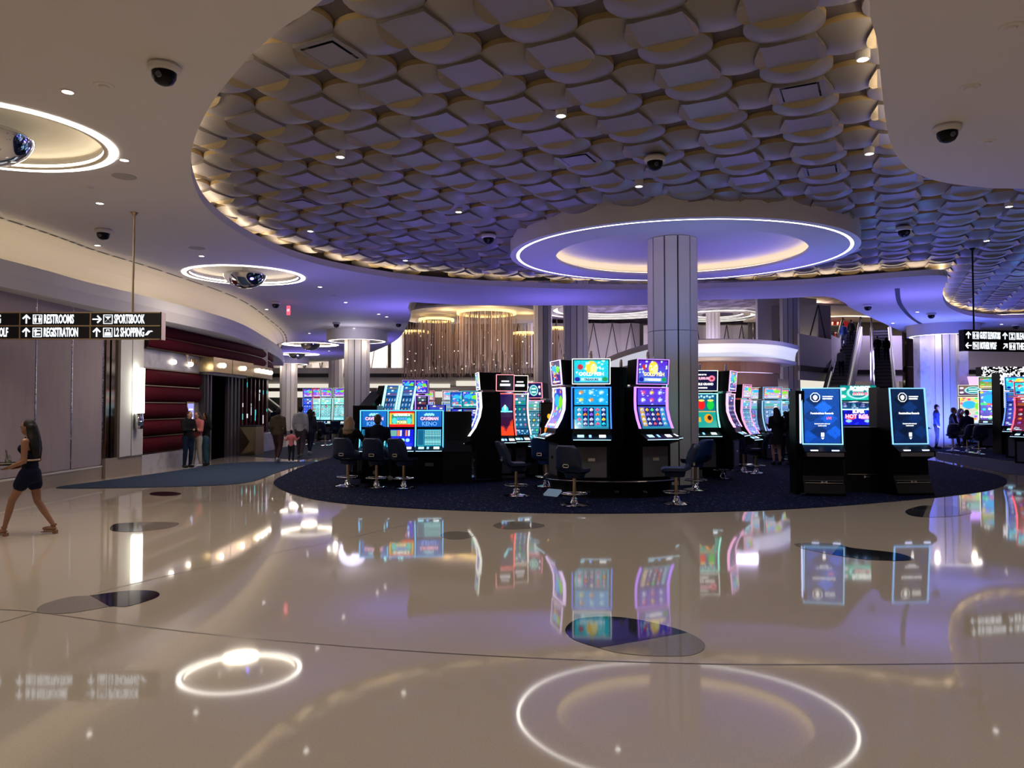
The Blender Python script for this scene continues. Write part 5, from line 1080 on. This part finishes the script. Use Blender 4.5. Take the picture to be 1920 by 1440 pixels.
# face: direction the sitter looks; 180 = away from the camera towards a machine
for a in ((652, 913, 166, 'navy stool with the blonde player on it at the left of the keno bank'), (706, 915, 170, 'navy stool with the man in dark on it at the middle of the keno bank'), (757, 916, 152, 'empty navy stool at the right of the keno bank'),
          (968, 931, 108, 'navy stool turned sideways on the carpet left of the front carousel'), (1077, 949, 148, 'navy stool in front of the aqua screened machine'), (1268, 946, 262, 'navy stool turned sideways in front of the violet screened machine'),
          (880, 895, 175, 'navy stool behind the unlit black machine'), (1024, 913, 150, 'blue stool between the dragon screened machine and carousel'), (1304, 920, 215, 'blue stool in front of the green framed machine'), (1355, 898, 190, 'navy stool left of the pair behind the green framed machine'),
          (1395, 886, 120, 'navy stool with seat facing right below the bar'), (1418, 889, 240, 'navy stool beside the standing woman in black'), (1462, 862, 180, 'navy stool hidden behind the standing group'), (985, 878, 200, 'dark stool at the pink framed machine'),
          (610, 836, 150, 'far stool in front of the far left row'), (627, 834, 200, 'far stool at the right of the far left row'), (583, 834, 180, 'far stool under the seated figure at the far left row'),
          (1787, 846, 160, 'stool under the seated man beside the blue column'), (1814, 849, 180, 'stool under the seated player in dark at the badge machine'), (1836, 852, 160, 'empty stool right of the seated players'), (1905, 852, 120, 'stool under the player at the right edge')):
    stool(*a)
# ================================================================== PEOPLE
def cap_(m, a, b, r0, r1, n=10, mi=0):
    a, b = Vector(a), Vector(b); d = b - a; L = d.length
    if L < 1e-5: return
    q = d.to_track_quat('Z', 'Y').to_matrix().to_4x4(); M = Matrix.Translation(a) @ q; prof = [(0, -r0)]
    for i in range(1, 4): t = pi / 2 * i / 4; prof.append((r0 * sin(t), -r0 * cos(t)))
    prof += [(r0, 0), (r1, L)]
    for i in range(1, 4): t = pi / 2 * i / 4; prof.append((r1 * cos(t), L + r1 * sin(t)))
    prof.append((0, L + r1)); m.lathe(prof, n, mi=mi, M=M)
def remesh(m, name, mt, vox, parent, smooth_it=4):
    me = m.mesh('tmp', mt); o = bpy.data.objects.new('tmp', me); COL.objects.link(o)
    md = o.modifiers.new('r', 'REMESH'); md.mode = 'VOXEL'; md.voxel_size = vox
    ms = o.modifiers.new('s', 'SMOOTH'); ms.iterations = smooth_it; ms.factor = .5
    dg = bpy.context.evaluated_depsgraph_get(); ne = bpy.data.meshes.new_from_object(o.evaluated_get(dg)); bpy.data.objects.remove(o); bpy.data.meshes.remove(me)
    ne.name = name
    ne.polygons.foreach_set('use_smooth', [True] * len(ne.polygons)); ne.materials.clear(); ne.materials.append(mt)
    return link(name, ne, parent)
SKIN = mat('skin', (.52, .29, .20), .5); SKIN2 = mat('skin_dark', (.20, .10, .065), .5)
def cloth(n, c): return mat('cloth_' + n, c, .85, spec=.2)
rd = random.Random(12)
HAIR = {'black': mat('hair_black', (.008, .006, .006), .6, spec=.25), 'brown': mat('hair_brown', (.05, .025, .014), .5), 'blonde': mat('hair_blonde', (.30, .19, .10), .5)}
def person(label, loc, face, h=1.72, top='black', topc=(.01, .01, .012), legc=(.01, .012, .02), hair='black', long_hair=0, J=None, sleeves=True, skirt=0, vox=.024, skin=SKIN, shoec=(.02, .02, .02), hood=None, hands=False, name='person', bag=None):
    k = h / 1.72; o = thing(name, label, 'person', loc, face)
    o.scale = (k, k, k)
    j = dict(pel=(0, 0, .93), chest=(0, 0, 1.30), neck=(0, .01, 1.46), head=(0, -.02, 1.60), shL=(.18, .01, 1.41), shR=(-.18, .01, 1.41), elL=(.23, .03, 1.13), elR=(-.23, .03, 1.13), haL=(.22, -.07, .90), haR=(-.22, -.07, .90),
             hipL=(.09, 0, .90), hipR=(-.09, 0, .90), knL=(.10, -.02, .50), knR=(-.10, -.02, .50), anL=(.10, .03, .09), anR=(-.10, .03, .09))
    if J: j.update(J)
    j = {a: Vector(b) for a, b in j.items()}
    sp = (j['neck'] - j['pel']).normalized()
    def trunk(m, g=0.0):
        for t, rx, ry in ((0, .155, .115), (.25, .135, .105), (.5, .145, .11), (.75, .165, .115), (.88, .155, .10)):
            c = j['pel'].lerp(j['neck'], t); m.ell(c, (rx + g, ry + g, .12 + g), 14, 9)
        for s in 'LR': cap_(m, j['neck'] - sp * .06, j['sh' + s], .055 + g, .058 + g)
    def arm(m, s, g=0.0, full=True):
        cap_(m, j['sh' + s], j['el' + s], .052 + g, .040 + g)
        if full: cap_(m, j['el' + s], j['ha' + s], .040 + g, .026 + g)
    def leg(m, s, g=0.0, frac=1.0):
        cap_(m, j['hip' + s], j['kn' + s], .092 + g, .058 + g)
        cap_(m, j['kn' + s], j['kn' + s].lerp(j['an' + s], .4), .056 + g, .056 + g); cap_(m, j['kn' + s].lerp(j['an' + s], .35), j['an' + s], .056 + g, .034 + g)
    # ---- body: one continuous skin surface
    b = MB(); trunk(b, -.012)
    for s in 'LR':
        arm(b, s); leg(b, s, -.004); hd = (j['ha' + s] - j['el' + s]).normalized()
        f0 = j['an' + s]; b.ell(f0 + Vector((0, -.06, -.045)), (.04, .115, .035), 10, 7)
        if not hands: b.ell(j['ha' + s] + hd * .05, (.032, .032, .05), 8, 6); cap_(b, j['ha' + s] + hd * .03, j['ha' + s] + hd * .12, .020, .012, 6)
        else:
            pal = Vector(j['ha' + s]); b.ell(pal + hd * .045, (.036, .045, .018), 10, 7)
            sdv = hd.cross(Vector((0, 0, 1))).normalized()
            for q, (off, ln) in enumerate(((-.027, .062), (-.009, .075), (.010, .070), (.027, .055))):
                p0 = pal + hd * .075 + sdv * off; p1 = p0 + hd * ln * .55 + Vector((0, 0, .008)); p2 = p1 + hd * ln * .4 + Vector((0, 0, .02)); cap_(b, p0, p1, .0095, .009, 6); cap_(b, p1, p2, .009, .0075, 6)
            th = pal + hd * .02 + sdv * .034; t1 = th + hd * .03 + sdv * .02 + Vector((0, 0, .015)); cap_(b, th, t1, .012, .010, 6); cap_(b, t1, t1 + hd * .03 + Vector((0, 0, .014)), .010, .008, 6)
    cap_(b, j['neck'] - sp * .05, j['head'], .055, .052)
    hc = j['head']; b.ell(hc + Vector((0, 0, .03)), (.073, .092, .105), 16, 11); b.ell(hc + Vector((0, -.03, -.04)), (.052, .058, .06), 12, 8)
    b.prism([(-.088, .015), (-.118, -.012), (-.088, -.018)], 'x', -.012, .012, M=Matrix.Translation(hc))
    for sx in (-1, 1): b.ell(hc + Vector((.075 * sx, .01, .01)), (.012, .022, .032), 8, 6)
    body = remesh(b, 'body', skin, vox * .8, o, 2)
    f = MB()
    for sx in (-1, 1): f.ell(hc + Vector((.030 * sx, -.086, .022)), (.014, .008, .008), 8, 5)
    f.obj('eyes', mat('eye_dark', (.03, .02, .02), .2), o); f = MB(); f.ell(hc + Vector((0, -.088, -.045)), (.024, .008, .007), 8, 5); f.obj('mouth', mat('lip', (.30, .08, .07), .5), o)
    # ---- hair
    hm = MB(); hm.ell(hc + Vector((0, .020, .048)), (.083, .095, .100), 14, 9); hm.ell(hc + Vector((0, .045, .0)), (.078, .068, .085), 12, 8)
    if long_hair:
        L_ = .24 + .20 * long_hair; N_ = 9
        for q in range(N_):      # locks that follow the skull, the nape and the back, thinning and waving towards the tips
            a_ = -1.25 + 2.5 * q / (N_ - 1); ph = rd.random() * 6; pts = []
            for t in range(6):
                u_ = t / 5; r_ = .070 + .012 * sin(pi * u_); w_ = .014 * sin(ph + u_ * 6)
                pts.append(hc + Vector((r_ * sin(a_) * (1 + .25 * u_) + w_, .03 + .055 * cos(a_) + (.055 + .03 * long_hair) * u_ + w_ * .5, .03 - L_ * u_ * (1 - .15 * abs(sin(q * 2.3))))))
            for t in range(5): cap_(hm, pts[t], pts[t + 1], [.042, .046, .048, .044, .034, .012][t], [.042, .046, .048, .044, .034, .012][t + 1], 7)
    remesh(hm, 'hair', HAIR[hair], vox, o, 2)
    # ---- clothes
    if top:
        c = MB(); trunk(c, .012)
        if sleeves:
            for s in 'LR': arm(c, s, .016)
        if hood: c.ell(j['neck'] + Vector((0, .06, -.01)), (.12, .09, .08), 12, 8)
        remesh(c, 'jacket' if sleeves else 'top', cloth(top, topc), vox, o, 3)
        if hood and hood != topc: q = MB(); q.ell(j['neck'] + Vector((0, .05, .0)), (.15, .11, .07), 14, 9); remesh(q, 'hood', cloth('hood', hood), vox, o, 2)
    if legc:
        c = MB()
        for s in 'LR': leg(c, s, .016)
        c.ell(j['pel'] - sp * .02, (.16, .125, .11), 14, 9)
        remesh(c, 'trousers', cloth('leg_%d_%d' % (int(legc[0] * 999), int(legc[2] * 999)), legc), vox, o, 3)
    if skirt:
        c = MB(); c.lathe([(.140, .14), (.165, 0), (.175, -.12), (.17 + .02, -skirt)], 20, c=tuple(j['pel'])); c.lathe([(.0, -skirt), (.18, -skirt)], 20, c=tuple(j['pel'])); c.obj('skirt', cloth(top, topc), o, smooth=50)
    if shoec:
        c = MB()
        for s in 'LR': f0 = j['an' + s]; c.ell(f0 + Vector((0, -.06, -.045)), (.05, .135, .042), 12, 8); c.ell(f0 + Vector((0, .02, -.03)), (.045, .05, .055), 10, 7)
        c.obj('shoes', cloth('shoe_%d' % int(shoec[0] * 999), shoec), o, smooth=60)
    return o, j, k
# ---- waitress carrying a tray, striding to the left
g = Gp(54, 1003); NV = (.003, .005, .022)
wo, wj, wk = person('waitress in a short navy dress with long black hair carrying a tray of drinks', (g.x, g.y, .0), -84, 1.60, top=None, legc=None, hair='black', long_hair=1.3, vox=.016, shoec=None, hands=True, skin=mat('skin_warm', (.26, .12, .07), .5),
    J=dict(hipL=(.09, 0, .92), hipR=(-.09, 0, .92), knL=(.09, -.20, .53), anL=(.09, -.30, .12), knR=(-.09, .07, .50), anR=(-.09, .31, .125), elL=(.21, .02, 1.12), haL=(.12, -.24, 1.02), elR=(-.21, .02, 1.12), haR=(-.12, -.20, 1.02), head=(0, -.04, 1.60)))
c = MB()
for t, rx, ry in ((-.12, .172, .155), (.0, .165, .145), (.2, .130, .11), (.4, .135, .115), (.55, .15, .125)):
    p = wj['pel'].lerp(wj['neck'], t); c.ell(p, (rx, ry, .10), 16, 10)
c.ell(wj['chest'] + Vector((.065, -.075, -.0)), .072); c.ell(wj['chest'] + Vector((-.065, -.075, -.0)), .072)
for s in 'LR': cap_(c, wj['hip' + s], wj['hip' + s].lerp(wj['kn' + s], .40), .112, .105)
dress = remesh(c, 'dress', cloth('navy', NV), .014, wo, 3)
c = MB()
for sx in (-1, 1): c.tube([(.09 * sx, -.08, 1.36), (.10 * sx, -.02, 1.475), (.08 * sx, .07, 1.38), (.07 * sx, .105, 1.25)], .010, 6)
c.obj('dress_straps', cloth('navy', NV), wo)
c = MB(); c.lathe([(.142, 0), (.146, .012), (.142, .024)], 20, c=(0, -.002, 1.12), sy=.86); c.obj('belt_chain', M_brass, wo)
for s in 'LR':
    a = wj['an' + s]; c = MB(); c.box((a.x - .036, a.y - .17, a.z - .10), (a.x + .036, a.y + .03, a.z - .088)); c.box((a.x - .03, a.y - .005, a.z - .12), (a.x + .03, a.y + .05, a.z - .07)); c.lathe([(.040, 0), (.042, .012), (.040, .024)], 14, c=tuple(a)); c.tube([(a.x - .04, a.y - .12, a.z - .08), (a.x, a.y - .12, a.z - .045), (a.x + .04, a.y - .12, a.z - .08)], .008, 6)
    c.obj('heeled_sandal', mat('tan_leather', (.25, .13, .08), .5), wo)
R_ = Matrix.Rotation(radians(-84), 4, 'Z')
tp = Vector((g.x, g.y, 0)) + (R_ @ Vector((0, -.40, 1.055))) * wk
tray = thing('serving_tray', 'round dark serving tray held by the waitress', 'tray', tp); MB().lathe([(0, 0), (.20, 0), (.215, .022), (.208, .022), (.195, .008), (0, .008)], 32).obj('tray_plate', M_black2, tray, smooth=40); MB().lathe([(.205, .02), (.218, .024), (.205, .028)], 32).obj('tray_rim', M_brass, tray)
gl_m = mat('drink_glass', (.9, .93, .93), .03, trans=.92)
for i, (dx, dy, c_, l) in enumerate(((-.11, .02, (.55, .50, .20), 'tall glass of yellow drink with straw at the left of the tray'), (-.03, -.06, (.62, .62, .30), 'short glass of pale drink in the middle of the tray'), (.04, .05, (.6, .6, .5), 'clear iced glass with straws behind the middle of the tray'), (.11, -.03, (.55, .58, .35), 'clear glass of pale drink nearest the waitress'))):
    q = thing('drink_glass', l, 'glass', tp + Vector((dx, dy, .008))); hg = .13 if i % 2 == 0 else .11
    MB().lathe([(0, .0), (.030, 0), (.036, hg), (.033, hg), (.028, .006), (0, .006)], 16).obj('glass_body', gl_m, q, smooth=40); MB().lathe([(0, .007), (.0275, .007), (.031, hg * .6), (0, hg * .6)], 16).obj('drink', mat('drink%d' % i, c_, .2), q)
    m = MB(); m.tube([(0, 0, .02), (-.035, .01, .20)], .004, 5); m.obj('straw', M_black2, q)
# ---- group by the doorway
def at(px, py): p = Gp(px, py); return (p.x, p.y, .012)
person('man in a black jacket and dark jeans reading beside the doorway', at(352, 878), 60, 1.66, topc=(.008, .008, .01), legc=(.012, .022, .05), hair='brown', J=dict(head=(0, -.07, 1.58), haL=(.10, -.30, 1.15), haR=(-.08, -.30, 1.15), elL=(.22, -.06, 1.13), elR=(-.22, -.06, 1.13)), vox=.03)
person('woman in a pink shirt and wide cream trousers by the doorway', at(369, 876), -20, 1.62, top='pinkred', topc=(.55, .16, .16), legc=(.42, .38, .33), hair='brown', long_hair=.5, shoec=(.5, .48, .46), J=dict(haL=(.06, -.26, 1.15), haR=(-.06, -.26, 1.15), elL=(.22, -.06, 1.13), elR=(-.22, -.06, 1.13), anL=(.15, 0, .09), anR=(-.15, 0, .09)), vox=.03)
person('woman in a black top and blue jeans with long dark hair by the doorway', at(386, 874), -80, 1.60, topc=(.008, .008, .01), legc=(.035, .09, .12), hair='black', long_hair=1.3, J=dict(haL=(.10, -.30, 1.18), haR=(-.10, -.30, 1.18), elL=(.21, -.06, 1.13), elR=(-.21, -.06, 1.13)), vox=.03)
WALK = dict(knL=(.09, -.12, .51), anL=(.09, -.16, .09), knR=(-.09, .03, .50), anR=(-.09, .26, .16))
person('man in an olive brown hooded jacket walking away with a child', at(521, 868), 175, 1.72, top='olive', topc=(.055, .04, .025), legc=(.045, .02, .02), hair='black', hood=(.055, .04, .025), shoec=(.4, .4, .42), J=dict(WALK), vox=.032, skin=SKIN2)
person('small child in a pink jacket walking between two adults', at(546, 868), 178, 1.02, top='pink', topc=(.62, .17, .18), legc=(.02, .02, .025), hair='black', shoec=(.6, .6, .6), J=dict(head=(0, -.02, 1.62), elL=(.26, 0, 1.2), haL=(.38, 0, 1.25), elR=(-.26, 0, 1.2), haR=(-.38, 0, 1.3)), vox=.03, name='child')
person('man in a light grey hooded sweatshirt walking away', at(563, 860), 182, 1.80, top='lightgrey', topc=(.30, .31, .34), legc=(.05, .035, .045), hair='black', hood=(.30, .31, .34), shoec=(.1, .1, .1), J=dict(WALK), vox=.032, skin=SKIN2)
person('woman in patterned dark clothes walking beside the grey hooded man', at(581, 854), 170, 1.68, top='darkpattern', topc=(.02, .02, .035), legc=(.012, .014, .03), hair='black', long_hair=.5, shoec=(.5, .5, .5), J=dict(WALK), vox=.034)
person('distant figure in black near the far left escalator, left one', at(497, 822), 170, 1.75, vox=.045)
person('distant figure in black near the far left escalator, right one', at(515, 824), 190, 1.72, top='blue_dark', topc=(.01, .02, .06), vox=.045)
SIT = dict(pel=(0, .02, .72), chest=(0, 0, 1.05), neck=(0, -.02, 1.24), head=(0, -.05, 1.38), shL=(.18, -.02, 1.19), shR=(-.18, -.02, 1.19), elL=(.23, -.08, .93), elR=(-.23, -.08, .93), haL=(.16, -.33, .95), haR=(-.16, -.33, .95),
           hipL=(.09, 0, .70), hipR=(-.09, 0, .70), knL=(.12, -.40, .66), knR=(-.12, -.40, .66), anL=(.12, -.34, .29), anR=(-.12, -.34, .29))
def sit(px, py, face, label, **kw):
    J = dict(SIT); J.update(kw.pop('J', {})); p = Gp(px, py); return person(label, (p.x, p.y, .0), face, kw.pop('h', 1.78), J=J, **kw)
sit(654, 911, 172, 'blonde seated player in a black jacket with cream hood at the keno bank', topc=(.006, .006, .008), legc=(.10, .10, .13), hair='blonde', long_hair=.4, hood=(.25, .21, .15), J=dict(haR=(-.28, -.42, 1.12), elR=(-.28, -.12, 1.0)), vox=.024)
sit(707, 912, 178, 'seated man in a dark navy shirt at the keno bank', top='navyshirt', topc=(.005, .008, .02), legc=(.004, .004, .006), hair='brown', shoec=(.45, .42, .4), J=dict(shL=(.21, -.02, 1.19), shR=(-.21, -.02, 1.19), anR=(-.25, -.1, .20)), h=1.84, vox=.024)
person('woman in black coat and tall boots standing near the bar stools', at(1456, 872), 190, 1.74, topc=(.004, .004, .005), legc=None, hair='black', long_hair=.9, skirt=.30, shoec=(.01, .01, .01), J=dict(haL=(.15, -.25, 1.2)), vox=.028)
person('person in a grey jacket holding up a phone behind the woman in black', at(1474, 866), 150, 1.62, top='midgrey', topc=(.12, .12, .13), legc=(.01, .01, .012), hair='black', J=dict(elL=(.24, -.1, 1.3), haL=(.15, -.22, 1.52)), vox=.032)
person('tall man in dark clothes half hidden by the left kiosk', at(1486, 872), 200, 1.90, topc=(.006, .006, .01), hair='black', vox=.032, skin=SKIN2)
sit(586, 832, 130, 'dark seated figure at the far left row of machines', vox=.045, topc=(.02, .01, .015))
person('standing person in dark blue leaning beside the blue lit column', at(1757, 842), 60, 1.86, top='navyb', topc=(.02, .03, .12), legc=(.008, .008, .015), hair='black', vox=.038)
sit(1787, 845, 70, 'seated man in a black coat and khaki trousers beside the blue lit column', legc=(.14, .11, .09), hair='brown', vox=.035, h=2.0)
sit(1801, 843, 40, 'seated woman with brown hair behind the man in khaki trousers', hair='brown', long_hair=.5, top='dkbrown', topc=(.06, .02, .02), vox=.038, h=1.95)
sit(1815, 848, 180, 'seated player in dark clothes with back turned at the badge machine', top='dknavy', topc=(.01, .014, .04), vox=.035, h=1.9)
sit(1907, 850, 150, 'dark seated player cut by the right edge of the view', top='blackb', topc=(.008, .008, .012), vox=.035, h=1.95)
# people on the escalators: feet on the steps
def on_esc(E, L, dz, t, x, label, **kw):
    M_ = Matrix.Translation(E.location) @ Matrix.Rotation(E.rotation_euler.z, 4, 'Z'); p = M_ @ Vector((x, L * t, dz * t + dz / 30 + .02))
    person(label, (p.x, p.y, p.z), 180 + math.degrees(E.rotation_euler.z), vox=.05, **kw)
L1, L2 = hypot(8.3, 15), hypot(7.2, 15)
on_esc(E2, L2, 7.6, .615, -.28, 'man in black riding up the right escalator on the left side')
on_esc(E2, L2, 7.6, .615, .27, 'person in black riding up the right escalator on the right side', h=1.62, long_hair=.5)
on_esc(E1, L1, 7.6, .76, -.22, 'person in blue riding up the left escalator', top='skyblue', topc=(.05, .12, .40), legc=(.12, .16, .28))
on_esc(E1, L1, 7.6, .80, .24, 'person in olive riding up the left escalator', top='olived', topc=(.03, .03, .02))
on_esc(E1, L1, 7.6, .47, .05, 'person with a white backpack low on the left escalator', top='greyb', topc=(.25, .25, .27))
for i, (px, py, l) in enumerate(((1561, 630, 'dark figure on the upper floor under the white canopy, left one'), (1571, 628, 'dark figure on the upper floor under the white canopy, right one'))):
    p = Dp(px, py, 60.5); person(l, (p.x, 60.5, 6.9), 0, 1.75, vox=.06)
